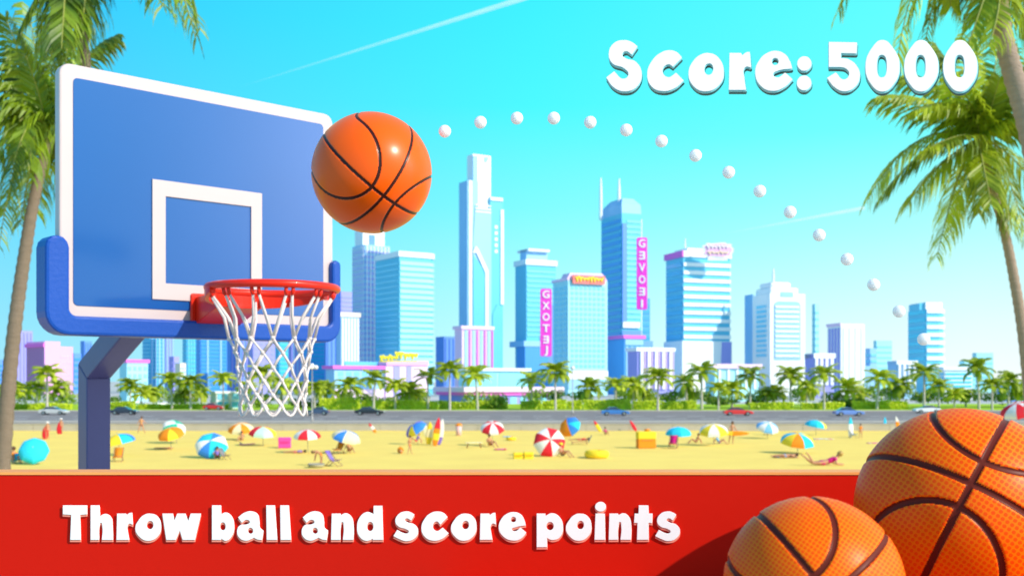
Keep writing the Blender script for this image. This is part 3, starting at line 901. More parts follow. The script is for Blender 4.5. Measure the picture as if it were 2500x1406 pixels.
# ---- bushes, hedges and round trees behind the road
def leafclump(mb, c, rx, ry, rz, n, q, rs, lumps=5):
    cs = [(Vector((0,0,0)), .75)] + [(Vector((rs.uniform(-.6,.6), rs.uniform(-.5,.5), rs.uniform(-.3,.55))), rs.uniform(.3,.5)) for _ in range(lumps)]
    for _ in range(n):
        cc, r = rs.choice(cs)
        v = Vector((rs.gauss(0,1), rs.gauss(0,1), rs.gauss(0,1))).normalized()*r*rs.uniform(.75, 1.05)
        p = cc+v
        p = Vector((p.x*rx, p.y*ry, p.z*rz))+Vector(c)
        a = (v + Vector((rs.uniform(-.5,.5), rs.uniform(-.5,.5), rs.uniform(-.2,.7)))).normalized()
        b = a.cross(Vector((rs.uniform(-1,1), rs.uniform(-1,1), rs.uniform(-1,1)))).normalized()*q*rs.uniform(.6, 1.3)
        e = a.cross(b).normalized()*q*rs.uniform(.4, .9)
        mb.add([p-b, p-e, p+b, p+e], [(0,1,2,3)])
bushes = [(270,985,44,18,230),(440,985,90,30,205),(560,975,70,30,212),(655,985,80,26,208),(840,972,40,24,212),(800,982,55,18,206),(980,982,90,16,208),(1180,972,95,30,200),(1215,984,50,20,195),
 (1420,962,50,22,215),(1530,965,60,26,212),(1640,965,45,22,215),(1730,972,30,22,205),(1770,978,70,18,203),(1845,978,50,22,204),(2040,980,70,28,205),(2085,985,60,20,200),(2250,962,60,20,214),(2340,965,120,26,215),(2440,970,90,24,212),
 (70,965,120,44,214),(150,972,80,36,216),(20,960,60,44,218),(380,965,60,30,216),(740,985,60,18,204),(1300,962,60,26,214),(1360,968,50,24,212),(1590,968,60,24,216),(1690,960,50,28,218),(1880,962,80,26,214),(1960,965,70,26,216),(2140,958,80,30,216),(2195,955,70,34,218),(2300,960,80,28,214),(2480,962,60,28,214),(1010,968,60,24,214),(900,974,50,20,216)]
rs = random.Random(77)
for i, (px, cy, w, h, d) in enumerate(sorted(bushes)):
    d += 18; h *= 1.3; w *= 1.1
    mb = MB()
    k = d/F
    hh = h*k
    leafclump(mb, (0,0,hh*.5), w*k*.62, w*k*.45, hh*.72, int(260+w*4), .30, rs, 7)
    o = obj('bush', mb, M_bush)
    o.location = ((px-1250)/F*d, d, H-(cy+h/2-HZ)/F*d)
    o.location.z = max(.6, min(o.location.z, 1.6))
    tag(o, '%s bush near %s, %s from the left' % ('wide' if w > 65 else 'small', landmark(px), ordinal(i+1)), 'bush', 'bushes behind the lawn')
hedges = [(780,880,978,30),(882,1070,984,30),(1072,1240,985,26),(1270,1322,984,22),(1324,1382,983,22),(1385,1420,984,20),(1424,1540,982,22),(1545,1612,984,20),(1614,1700,985,20),(265,330,986,16),(340,560,992,14),(0,175,990,16),(1830,1935,988,14),(1955,2060,988,14),(2080,2215,985,12)]
for i, (x0, x1, yt, hpx) in enumerate(sorted(hedges)):
    d = 211 + (i % 3)*2.0
    k = d/F
    w = (x1-x0)*k
    hh = (H-(yt-HZ)*k - .79)*1.1+.25
    mb = MB()
    for _ in range(int(w*75)):
        x = rs.uniform(-w/2, w/2); f = rs.random()
        if f < .55: p = Vector((x, -.7+rs.gauss(0,.07), rs.uniform(0, hh)))
        else: p = Vector((x, rs.uniform(-.7, .7), hh+rs.gauss(0,.06)+.12*math.sin(x*.7)))
        a = Vector((rs.uniform(-1,1), rs.uniform(-1.2,.2), rs.uniform(-.2,1))).normalized()
        b = a.orthogonal().normalized()*rs.uniform(.12,.26)
        e = a.cross(b)
        mb.add([p-b, p-e, p+b, p+e], [(0,1,2,3)])
    mb.bb(-w/2+.1, w/2-.1, -.6, .6, -.1, hh-.05)
    o = obj('hedge', mb, M_hedge)
    o.location = (((x0+x1)/2-1250)*k, d, .79)
    tag(o, 'lime hedge near %s, %s from the left' % (landmark((x0+x1)/2), ordinal(i+1)), 'hedge', 'hedges along the road')

# ------------------------------------------------------------------ street lamps
M_lamp = mat('lamp_post', (.45, .42, .40), .5, .05, 3)
M_globe = mat('lamp_globe', (.88, .86, .82), .3, .02, 3)
for px, yt, yb, two, lab in ((762,892,1028,True,'street lamp with a cluster of pale globes right of the net'), (1398,898,1010,False,'street lamp with one pale globe before the grid tower')):
    d = GD(yb, .8 if two else .7)
    b = Vector(((px-1250)/F*d, d, .8 if two else .7)); h = (yb-yt)*d/F
    t = thing('street_lamp', lab, 'street lamp', b, 0, 'street lamps along the road')
    mb = MB(); mb.lathe([(.16,0),(.16,.4),(.09,.5),(.07,h-.35),(.13,h-.3),(.05,h-.2)], n=10)
    if two:
        mb.tube([(-.55,0,h-.45),(0,0,h-.55),(.55,0,h-.45)], .05, 6); mb.tube([(0,-.5,h-.45),(0,0,h-.55),(0,.5,h-.45)], .05, 6)
    obj('post', mb, M_lamp, t, smooth=True)
    for gx, gy, gz in (((-.55,0,h-.25),(.55,0,h-.25),(0,-.5,h-.25),(0,.5,h-.25),(0,0,h)) if two else ((0,0,h),)):
        obj('globe', MB().ball((gx,gy,gz), .30 if two else .38, 14, 10), M_globe, t, smooth=True)

# ------------------------------------------------------------------ cars
M_glass = mat('car_glass', (.04, .06, .08), .1, .1, 2, coat=.5)
M_tyre = mat('tyre', (.02, .02, .022), .9, .1, 5)
M_rim = mat('wheel_rim', (.5, .5, .5), .3, .05, 5, metal=.8)
M_hl = mat('headlight', (.8, .8, .75), .2, .03, 5)
def car(label, px, py, length, colr, flip=False, d=None, z=.672):
    d = d or GD(py, z)
    t = thing('car', label, 'car', ((px-1250)/F*d, d, z), PI if flip else 0, 'cars on the road')
    mp = mat('car_paint_%d_%d' % (px, py), colr, .25, .03, 2, coat=.8)
    k = length/4.5
    prof = [(-2.2,.35),(-2.25,.62),(-2.15,.86),(-1.35,.93),(-.75,1.0),(.55,.95),(1.45,.86),(2.1,.70),(2.22,.52),(2.2,.32),(1.75,.28),(1.7,.42),(1.55,.58),(1.3,.62),(1.05,.56),(.93,.40),(.9,.26),(-.95,.26),(-1.0,.42),(-1.15,.58),(-1.4,.62),(-1.65,.56),(-1.78,.40),(-1.8,.28)]
    mb = MB(); mb.prism(prof, -.86, .86, 0, lambda a, b, c: Vector((a*k, c*(1-.06*max(0, b-.6)), b)))
    obj('body', mb, mp, t, bevel=.05)
    cb = [(-1.75,.90),(-1.05,1.33),(-.1,1.38),(.25,1.30),(1.05,.90)]
    mb = MB(); mb.prism(cb, -.74, .74, 0, lambda a, b, c: Vector((a*k, c*(1-.35*max(0, b-.9)), b)))
    obj('window', mb, M_glass, t, bevel=.03)
    rf = [(-1.12,1.325),(-.1,1.385),(.27,1.30),(.24,1.36),(-.1,1.43),(-1.08,1.375)]
    mb = MB(); mb.prism(rf, -.64, .64, 0, lambda a, b, c: Vector((a*k, c, b)))
    obj('roof', mb, mp, t, bevel=.02)
    for sx in (-1.4, 1.3):
        for sy in (-1, 1):
            Mx = Matrix.Rotation(R(90), 3, 'X')
            wh = MB().lathe([(.2,-.11),(.32,-.10),(.34,0),(.32,.10),(.2,.11)], (sx*k, sy*.78, .34), 18, 0, Mx)
            w_ = obj('wheel', wh, M_tyre, t, smooth=False)
            obj('wheel_rim', MB().lathe([(.03,-.125),(.2,-.12),(.2,.12),(.03,.125)], (sx*k, sy*.78, .34), 12, 0, Mx), M_rim, w_)
    for sy in (-.6, .6):
        obj('headlight', MB().box((2.18*k, sy, .62), (.1, .34, .12)), M_hl, t)
        obj('tail_light', MB().box((-2.22*k, sy, .74), (.08, .36, .12)), M_red, t)
car('silver car driving on the road at the far left', 132, 1012, 4.7, (.55,.55,.55))
car('dark navy car on the road just right of the hoop post', 305, 1012, 4.6, (.03,.035,.06))
car('small dark blue car on the road right of the net', 775, 1013, 3.9, (.05,.08,.16), True)
car('black car on the road between the net and the surfboards', 903, 1013, 5.0, (.02,.02,.03))
car('bright blue car on the road before the twin-antenna tower', 1502, 1014, 4.8, (.05,.20,.55))
car('red car on the road before the banded tower', 1802, 1014, 4.9, (.75,.03,.03))
car('pale blue car on the road under the white arched tower', 2072, 1015, 4.9, (.16,.28,.65))
car('white car on the far right of the road behind the largest basketball', 2262, 1008, 4.6, (.85,.85,.85), True)
car('dark red car parked beside the blue kiosk', 522, 1002, 3.9, (.55,.02,.02), False, 206.5, .80)
# ------------------------------------------------------------------ beach umbrellas
def fab(name, c): return mat('cloth_'+name, c, .75, .04, 3, spec=.15)
CL = {'red': fab('red', (.78,.03,.05)), 'white': fab('white', (.85,.82,.78)), 'blue': fab('blue', (.05,.25,.75)), 'cyan': fab('cyan', (.03,.58,.80)), 'yellow': fab('yellow', (.90,.66,.04)),
      'orange': fab('orange', (.92,.28,.02)), 'green': fab('green', (.03,.45,.30)), 'cream': fab('cream', (.85,.74,.45)), 'mint': fab('mint', (.50,.75,.62)), 'pink': fab('pink', (.88,.08,.40)), 'teal': fab('teal', (.03,.50,.62)),
      'violet': fab('violet', (.25,.18,.60)), 'lime': fab('lime', (.60,.75,.05)), 'magenta': fab('magenta', (.65,.02,.20)), 'lightblue': fab('lightblue', (.20,.50,.85)), 'brown': fab('brown', (.25,.10,.05)), 'grey': fab('grey', (.25,.24,.26)), 'black': fab('black', (.03,.03,.04)), 'tan': fab('tan', (.60,.30,.14))}
M_pole = mat('pole_grey', (.42, .38, .36), .5, .05, 4)
def umbrella(label, bx, by, cx, cy, rpx, ax, cols, spin=0, n=8):
    b = G(bx, by); d = b.y
    c = P(cx, cy, d-.05)
    r = rpx/F*d*1.07
    t = thing('beach_umbrella', label, 'beach umbrella', b, 0, 'umbrellas on the beach')
    A = Vector(ax).normalized()
    Mx = A.to_track_quat('Z', 'Y').to_matrix() @ Matrix.Rotation(spin, 3, 'Z')
    vs, fs, mi = [], [], []
    rows = 6; sub = 4; m = n*sub
    for i in range(rows+1):
        s = i/rows
        for j in range(m):
            w = 2*PI*j/m
            ph = (j % sub)/sub
            sag = 1-.07*math.sin(PI*ph)*s
            rr = r*math.sin(s*PI*.47)/math.sin(PI*.47)*sag
            z = r*.62*(math.cos(s*PI*.47))-(.02*r if i == rows else 0)
            vs.append(Mx @ Vector((rr*math.cos(w), rr*math.sin(w), z-.22*r)) + c - b)
    for i in range(rows):
        for j in range(m):
            fs.append((i*m+j, i*m+(j+1) % m, (i+1)*m+(j+1) % m, (i+1)*m+j))
            mi.append((j//sub) % len(cols))
    mb = MB(); mb.add(vs, fs); mb.m = mi
    can = obj('canopy', mb, [CL[q] for q in cols], t)
    so = can.modifiers.new('thick', 'SOLIDIFY'); so.thickness = .015
    tip = c - b + A*r*.52
    obj('pole', MB().tube([(0,0,-.2), c-b, tip], .028, 6), M_pole, t, smooth=True)
    rb = MB()
    for j in range(n):
        w = 2*PI*j/n
        p0 = Mx @ Vector((0,0,.02*r)) + c - b
        p1 = Mx @ Vector((r*.92*math.cos(w), r*.92*math.sin(w), -.18*r)) + c - b
        rb.tube([p0, p1], .010, 4)
    obj('ribs', rb, M_pole, t)
    return t
UM = [
 ('plain turquoise umbrella lying tilted on the far left sand', 82,1133,82,1098,33,(.25,-.8,.5),['cyan']),
 ('blue and yellow umbrella beside the hoop post', 292,1112,290,1075,36,(-.2,-.1,1),['cyan','blue','cyan','yellow','yellow','cyan','blue','cyan']),
 ('green and white umbrella tilted behind the orange one', 432,1082,427,1043,27,(.45,-.45,.8),['green','mint','white','green']),
 ('orange and yellow umbrella before the green one', 418,1098,417,1058,30,(-.1,-.35,.9),['orange','orange','yellow']),
 ('large cyan, blue and white umbrella facing the viewer left of the net', 520,1118,516,1085,37,(.12,-.7,.65),['cyan','cyan','white','blue']),
 ('orange and cream striped umbrella under the left edge of the net', 590,1074,588,1045,29,(0,-.3,1),['orange','cream']),
 ('red, mint and yellow umbrella under the net', 643,1088,641,1055,31,(.1,-.2,1),['red','mint','mint','yellow','red','mint','yellow','red']),
 ('red and white umbrella on a thin straight pole right of the net', 753,1105,750,1062,31,(0,-.15,1),['red','white']),
 ('blue and cream umbrella leaning over the folding chairs', 838,1107,846,1066,34,(.25,-.2,1),['blue','cream','cream']),
 ('blue, violet and yellow umbrella tilted beside the two surfboards', 1022,1085,1014,1046,27,(-.55,-.35,.8),['blue','violet','yellow','blue']),
 ('red and white umbrella near the sea wall beside the pink bin', 1202,1088,1202,1043,28,(0,-.45,.9),['red','white']),
 ('large red and white umbrella turned flat to the viewer', 1341,1114,1342,1078,37,(.08,-.9,.42),['red','white']),
 ('blue and orange umbrella tilted high beside the sea wall', 1392,1070,1390,1040,26,(-.45,-.7,.55),['orange','blue','cyan','blue','blue','orange','orange','orange']),
 ('flat turquoise and white umbrella right of the yellow cool box', 1655,1090,1656,1055,30,(0,-.12,1),['cyan','cyan','white']),
 ('yellow and white umbrella over two seated people', 1742,1088,1742,1050,34,(-.06,-.25,1),['yellow','white']),
 ('blue and white umbrella by the sea wall under the red car', 1874,1070,1874,1042,26,(.1,-.4,.9),['lightblue','white']),
 ('small cyan and yellow umbrella near the sea wall under the arched tower', 1992,1062,1992,1036,25,(.15,-.1,1),['cyan','yellow','yellow','cyan','cyan','cyan','yellow','yellow']),
 ('large cyan, yellow and orange umbrella in front of the white towel', 1948,1106,1947,1074,39,(.05,-.28,1),['cyan','yellow','orange']),
 ('red and white umbrella at the right edge above the largest basketball', 2496,1070,2486,1000,40,(-.35,-.25,1),['red','white']),
]
for i, u in enumerate(UM): umbrella(*u, spin={1: 2.4, 6: 3.0}.get(i, i*.37))

# ------------------------------------------------------------------ people
def skin_mesh(joints, edges, levels=1):
    me = bpy.data.meshes.new('s')
    me.from_pydata([j[:3] for j in joints], edges, [])
    o = bpy.data.objects.new('s', me); C.objects.link(o)
    o.modifiers.new('skin', 'SKIN')
    for v, j in zip(me.skin_vertices[0].data, joints):
        v.radius = (j[3], j[4] if len(j) > 4 else j[3]); v.use_root = False
    me.skin_vertices[0].data[0].use_root = True
    sb = o.modifiers.new('sub', 'SUBSURF'); sb.levels = levels
    bpy.context.view_layer.update()
    m2 = bpy.data.meshes.new_from_object(o.evaluated_get(bpy.context.evaluated_depsgraph_get()))
    bpy.data.objects.remove(o); bpy.data.meshes.remove(me)
    mb = MB(); mb.add([v.co[:] for v in m2.vertices], [tuple(p.vertices) for p in m2.polygons])
    bpy.data.meshes.remove(m2)
    return mb
POSE = {  # pelvis, chest, neck, head centre, then per side: hip, knee, ankle, toe, shoulder, elbow, wrist, hand
 'stand': dict(p=(0,0,.92), c=(0,.0,1.25), n=(0,0,1.47), h=(0,-.02,1.60), k=((-.12,-.02,.50),(.12,-.04,.50)), a=((-.13,.02,.09),(.14,.02,.09)), e=((-.25,.03,1.12),(.25,.02,1.12)), w=((-.26,-.05,.88),(.27,-.06,.88))),
 'walk': dict(p=(0,0,.90), c=(0,-.03,1.23), n=(0,-.05,1.45), h=(.03,-.07,1.58), k=((-.20,-.05,.50),(.18,-.02,.50)), a=((-.32,.05,.11),(.34,-.02,.09)), e=((-.28,.05,1.12),(.30,-.05,1.15)), w=((-.36,-.10,.95),(.45,-.15,1.05))),
 'carry': dict(p=(0,0,.92), c=(.02,.0,1.25), n=(.03,0,1.47), h=(.04,-.02,1.60), k=((-.16,-.02,.50),(.08,-.04,.50)), a=((-.24,.03,.09),(.06,.02,.09)), e=((-.22,-.1,1.08),(.28,-.08,1.10)), w=((-.15,-.28,.92),(.40,-.25,.96))),
 'sit': dict(p=(0,0,.14), c=(0,.10,.44), n=(0,.10,.66), h=(0,.07,.80), k=((-.16,-.42,.44),(.16,-.40,.42)), a=((-.16,-.72,.07),(.17,-.74,.07)), e=((-.28,.0,.36),(.28,.0,.36)), w=((-.22,-.25,.38),(.22,-.25,.40))),
 'lean': dict(p=(0,0,.14), c=(.10,.02,.42), n=(.18,.02,.62), h=(.20,0,.76), k=((-.38,-.14,.42),(-.36,.12,.36)), a=((-.66,-.14,.07),(-.70,.12,.07)), e=((.38,-.18,.32),(.38,.2,.32)), w=((.42,-.20,.06),(.44,.22,.06))),
 'lie': dict(p=(0,0,.13), c=(.34,0,.14), n=(.56,0,.16), h=(.70,0,.18), k=((-.42,-.12,.16),(-.42,.12,.14)), a=((-.84,-.14,.09),(-.84,.14,.09)), e=((.30,-.32,.10),(.34,.32,.10)), w=((.52,-.40,.07),(.56,.36,.07))),
 'belly': dict(p=(0,0,.12), c=(.34,0,.20), n=(.52,0,.32), h=(.62,0,.44), k=((-.42,-.12,.10),(-.42,.12,.10)), a=((-.60,-.12,.42),(-.72,.12,.36)), e=((.44,-.24,.08),(.44,.24,.08)), w=((.66,-.14,.06),(.66,.14,.06))),
 'bend': dict(p=(0,0,.86), c=(-.26,-.02,1.02), n=(-.42,-.03,1.05), h=(-.55,-.03,1.00), k=((.04,-.10,.46),(.06,.10,.46)), a=((-.02,-.11,.09),(.0,.11,.09)), e=((-.36,-.2,.74),(-.36,.18,.74)), w=((-.42,-.16,.48),(-.42,.14,.48))),
}
def person(label, pose, loc, rz, s, top, bottom, hair=(.05,.025,.012), skin=(.55,.26,.14), hat=None):
    q = POSE[pose]
    V = Vector
    sm = mat('skin_%.2f' % skin[0], skin, .55, .05, 8)
    p, c, n, h = V(q['p']), V(q['c']), V(q['n']), V(q['h'])
    lie = pose in ('lie', 'belly'); side = pose in ('bend',)
    def off(i, w):                        # sideways axis of the body
        return V((0, -w if i == 0 else w, 0)) if (lie or side or pose == 'lean') else V((-w if i == 0 else w, 0, 0))
    J = [(*p, .13, .11), (*((p+c)/2), .115, .095), (*c, .14, .10), (*(c*.35+n*.65), .085, .075), (*n, .052), (*(n*.4+h*.6), .075, .08), (*h, .092, .098), (*(h+(h-n).normalized()*.075), .075, .08)]
    E = [(0,1),(1,2),(2,3),(3,4),(4,5),(5,6),(6,7)]
    for i in (0, 1):
        k, a = V(q['k'][i]), V(q['a'][i]); e, w = V(q['e'][i]), V(q['w'][i])
        hip = p + off(i, .09) - (p-k).normalized()*.05
        toe = a + ((a-k).normalized()*.5 + (V((0,-1,0)) if not (lie or side) else V((-.6,0,.3))))*.13
        o = len(J)
        J += [(*hip, .088), (*((hip+k)/2), .072), (*k, .052), (*(k*.6+a*.4), .052), (*a, .035), (*toe, .03)]
        E += [(0,o),(o,o+1),(o+1,o+2),(o+2,o+3),(o+3,o+4),(o+4,o+5)]
        sh = c*.25+n*.75 + off(i, .165) - (n-c).normalized()*.06
        o = len(J)
        hand = w + (w-e).normalized()*.13
        J += [(*sh, .052), (*e, .038), (*w, .028), (*(w*.4+hand*.6), .036, .02), (*hand, .018, .012)]
        E += [(3,o),(o,o+1),(o+1,o+2),(o+2,o+3),(o+3,o+4)]
    t = thing('person', label, 'person', loc, rz)
    s *= 1.12; t.scale = (s, s, s)
    b = obj('body', skin_mesh(J, E), sm, t, smooth=True)
    # clothes follow the body: trunks and, if any, a top
    JJ = [(*p, .145, .125)]; EE = []
    for i in (0, 1):
        k = V(q['k'][i]); hip = p+off(i, .09)-(p-k).normalized()*.05
        JJ += [(*hip, .102), (*(hip*.62+k*.38), .090)]; o = len(JJ)
        EE += [(0,o-2),(o-2,o-1)]
    JJ += [(*(p*.7+c*.3), .135, .115)]; EE += [(0, len(JJ)-1)]
    obj('shorts', skin_mesh(JJ, EE), CL[bottom], t, smooth=True)
    if top:
        JJ = [(*c, .155, .115), (*(p*.45+c*.55), .13, .108), (*(p*.75+c*.25), .132, .112), (*(c*.4+n*.6), .10, .085)]; EE = [(0,1),(1,2),(0,3)]
        for i in (0, 1):
            sh = c*.25+n*.75+off(i, .165)-(n-c).normalized()*.06; e = V(q['e'][i])
            JJ += [(*sh, .066), (*(sh*.5+e*.5), .058)]; o = len(JJ); EE += [(3,o-2),(o-2,o-1)]
        obj('shirt', skin_mesh(JJ, EE), CL[top], t, smooth=True)
    up = (h-n).normalized()
    hm = mat('hair_%.3f' % hair[0], hair, .6, .1, 20)
    M3 = up.to_track_quat('Z', 'Y').to_matrix()
    back = V((0,.025,0)) if not lie else V((.02,0,0))
    obj('hat' if hat else 'hair', MB().lathe([(.105,-.05),(.115,.0),(.11,.05),(.08,.10),(.02,.125)] if not hat else [(.19,.035),(.18,.05),(.115,.055),(.105,.11),(.02,.135)], h+up*.015+back, 12, 0, M3), CL[hat] if hat else hm, t, smooth=True)
    return t
br, bk, bl = (.10,.045,.02), (.02,.013,.01), (.45,.28,.08)
PE = [
 ('person in orange top sitting beside the turquoise umbrella at the far left','sit',34,1130,.6,1.25,'orange','cyan',br),
 ('standing person holding a red bodyboard, lower of the two at left','stand',116,1072,.2,1.0,None,'red',bl,'white'),
 ('standing person holding a red bodyboard, upper one by the sea wall','stand',149,1060,-.2,1.0,None,'red',bl,'white'),
 ('person standing at the sea wall left of the green umbrella','walk',345,1058,.3,1.1,'tan','brown',br),
 ('person sitting in the shade of the large cyan umbrella','sit',530,1120,.3,1.0,'violet','black',bk),
 ('person sitting under the orange striped umbrella','sit',590,1076,0,1.05,None,'brown',br),
 ('person lying in shadow beside the straight red and white umbrella','lie',722,1106,0,1.0,'violet','magenta',bk),
 ('person bending over the round tub near the red board','bend',783,1137,0,.95,None,'orange',br),
 ('person sitting in front of the folding chairs under the blue umbrella','sit',852,1104,.5,1.0,'tan','brown',bk),
 ('person walking past the orange backpack in the middle of the sand','walk',1000,1108,1.2,.85,'tan','orange',br),
 ('person in violet sitting below the tilted blue umbrella','lean',1017,1080,0,1.05,'violet','red',bl),
 ('person kneeling upright beside the pink towel','sit',1196,1090,.6,1.2,'tan','brown',br),
 ('person in a yellow hat sitting right of the flat red and white umbrella','sit',1372,1115,.9,1.15,None,'black',br,'yellow'),
 ('small person sitting at the sea wall behind the yellow surfboard','sit',1478,1061,.2,.9,'magenta','brown',bk),
 ('person leaning back, left of the two under the yellow umbrella','lean',1700,1082,0,1.05,'tan','brown',br),
 ('person in light blue, right of the two under the yellow umbrella','lean',1755,1084,3.0,1.05,'lightblue','violet',bk),
 ('person standing and holding an orange surfboard level','carry',1787,1084,0,1.2,None,'tan',br),
 ('child standing beside the light blue beach chair at right','stand',2101,1070,0,.85,'orange','tan',br),
 ('person in blue trunks lying on the empty sand at right','lie',1918,1116,0,1.15,None,'lightblue',br),
 ('person in magenta lying on the stomach just above the red board','belly',2010,1136,0,1.75,'magenta','magenta',bl),
 ('person lying on the pinkish lounger behind the yellow swim ring','lie',1415,1084,0,1.1,'red','red',br),
]
for lab, pose, px, py, rz, s, top, bot, hair, *hat in PE:
    g = G(px, py)
    if 'lounger' in lab: g.z = .32
    person(lab, pose, g, rz, s, top, bot, hair, hat=(hat[0] if hat else None))

# ------------------------------------------------------------------ surfboards, chairs, boxes, rings, towels
def surfboard(label, px, py, hpx, lean, cols, w=.34, back=.12, flat=None):
    b = G(px, py); L = hpx/F*b.y
    mb = MB()
    n, m = 18, 10
    vs, fs, mi = [], [], []
    for i in range(n+1):
        t = i/n
        ww = w*max(.02, math.sin(PI*(.04+.96*t)**.85))**.62 if i not in (0, n) else .012
        for j in range(m):
            a = 2*PI*j/m
            vs.append(Vector((math.cos(a)*ww, math.sin(a)*.045*min(1, ww/.15)+.10*(t-.5)**2*2, t*L)))
    for i in range(n):
        for j in range(m):
            fs.append((i*m+j, i*m+(j+1) % m, (i+1)*m+(j+1) % m, (i+1)*m+j))
            mi.append(min(len(cols)-1, int(i/n*len(cols))))
    fs += [tuple(range(m))[::-1], tuple(n*m+j for j in range(m))]; mi += [0, len(cols)-1]
    Mx = Matrix.Rotation(R(lean), 3, 'Y') @ Matrix.Rotation(-back, 3, 'X')
    if flat == 'sand': Mx = Matrix.Rotation(R(86), 3, 'Y') @ Matrix.Rotation(R(90), 3, 'Z')
    if flat == 'held': Mx = Matrix.Rotation(R(90), 3, 'Y')
    vs = [Mx @ v for v in vs]
    mb.add(vs, fs); mb.m = mi
    o = obj('surfboard', mb, [CL[c] for c in cols], smooth=True)
    o.location = b + Vector((0,0,-.06 if not flat else .06))
    if flat == 'held':
        o.location = b + Vector((-L*.48, -.38, 1.12))
    for q in range(3):                    # fins
        x = (q-1)*w*.45
        obj('fin', MB().add([Mx @ Vector(v) for v in ((x,.10,.12),(x,.10,.34),(x,.26,.14),(x+.02,.10,.12),(x+.02,.10,.34),(x+.02,.26,.14))], [(0,1,2),(5,4,3),(0,3,4,1),(1,4,5,2),(2,5,3,0)]), CL['grey'], o)
    return tag(o, label, 'surfboard', 'surfboards on the beach')
surfboard('red and orange surfboard standing upright, tallest on the beach', 1061,1088,72,8, ['orange','yellow','orange','red','red'])
surfboard('yellow surfboard standing upright beside the tall red one', 1046,1085,58,4, ['yellow','cream','yellow'])
surfboard('cyan and cream surfboard leaning behind the yellow one', 1046,1068,46,-22, ['cream','cream','cyan'])
surfboard('white and lilac surfboard partly behind the tall red one', 1070,1086,66,9, ['violet','white','white'], back=.05)
surfboard('small red and white board leaning at the wall right of the blue umbrella', 918,1055,30,-38, ['orange','white','red'], .22)
surfboard('red and yellow board leaning at the wall right of the orange umbrella', 1468,1054,34,-32, ['yellow','yellow','red'], .24)
surfboard('plain red board leaning at the wall behind the yellow cool box', 1554,1052,32,-30, ['red'], .22)
surfboard('white board with a cyan nose standing by the light blue chair', 2077,1068,52,2, ['white','white','cyan'], .30)
surfboard('small all cyan board at the wall left of the largest basketball', 2161,1050,34,2, ['cyan'], .22)
surfboard('orange and yellow board at the wall beside the largest basketball', 2195,1054,40,-8, ['yellow','orange','white'], .24)
surfboard('pink surfboard lying on the sand under the net', 583,1087,42,0, ['pink'], .30, flat='sand')
surfboard('orange surfboard held level by the standing person', 1796,1084,62,0, ['yellow','orange','orange'], .24, flat='held')
surfboard('red bodyboard held by the lower person at left', 109,1072,36,6, ['red'], .36, -.02)
surfboard('red bodyboard held by the upper person at the sea wall', 144,1060,34,6, ['red'], .36, -.02)
M_wood = mat('chair_wood', (.35, .22, .13), .7, .1, 6)
def deck_chair(label, px, py, rz, cloth, s=1.0, frame=None):
    t = thing('deck_chair', label, 'deck chair', G(px, py), rz, 'deck chairs on the beach')
    t.scale = (s, s, s)
    fr = MB()
    for x in (-.3, .3):
        fr.tube([(x,-.45,.02),(x,.0,.36),(x,.50,.95)], .025, 6)
        fr.tube([(x*.93,.45,.02),(x*.93,.05,.38),(x*.93,-.42,.42)], .025, 6)
    for y, z in ((-.45,.02),(.5,.95),(-.42,.42),(.45,.02)): fr.tube([(-.3,y,z),(.3,y,z)], .02, 6)
    obj('frame', fr, frame or M_wood, t, smooth=True)
    pr = [(-.42,.42),(-.2,.31),(.05,.30),(.25,.52),(.50,.95)]
    mb = MB()
    vs = [(x, y, z) for x in (-.27, .27) for y, z in pr]
    mb.add(vs, [(i, i+1, i+6, i+5) for i in range(4)])
    o = obj('seat_cloth', mb, CL[cloth], t, smooth=True)
    so = o.modifiers.new('thick', 'SOLIDIFY'); so.thickness = .02
    return t
deck_chair('orange deck chair under the blue and yellow umbrella', 288, 1127, .2, 'orange', 1.15)
deck_chair('grey deck chair beside the large cyan umbrella', 548, 1122, 1.2, 'grey')
deck_chair('orange and brown deck chair below the blue and cream umbrella', 826, 1108, -.5, 'orange', 1.1)
deck_chair('grey violet folding chair nearest the red board', 815, 1137, 1.2, 'violet', 1.2)
deck_chair('dark red deck chair right of the yellow cool box', 1643, 1094, -.3, 'magenta', 1.25)
deck_chair('light blue deck chair under the cyan-nosed board', 2084, 1068, .8, 'lightblue', 1.0)
deck_chair('light blue deck chair under the blue and white umbrella', 1874, 1062, .3, 'lightblue', 1.0)
deck_chair('turquoise low chair at the far left by the orange person', 44, 1131, .5, 'cyan', .8)
deck_chair('blue low chair below the blue and orange umbrella', 1393, 1064, 0, 'blue', .9)
# lounger
t = thing('lounger', 'pinkish lounger with raised back behind the yellow swim ring', 'lounger', G(1418,1085), 0)
fr = MB()
for x in (-.85, .6):
    for y in (-.28, .28): fr.bb(x-.03, x+.03, y-.03, y+.03, 0, .26)
obj('frame', fr, M_wood, t)
mb = MB(); mb.bb(-1.0,.7,-.33,.33,.24,.30); obj('seat', mb, CL['tan'], t, bevel=.01)
mb = MB().box((.92,0,.60), (.06,.62,.78), Matrix.Rotation(R(25), 3, 'Y')); obj('backrest', mb, CL['grey'], t, bevel=.01)
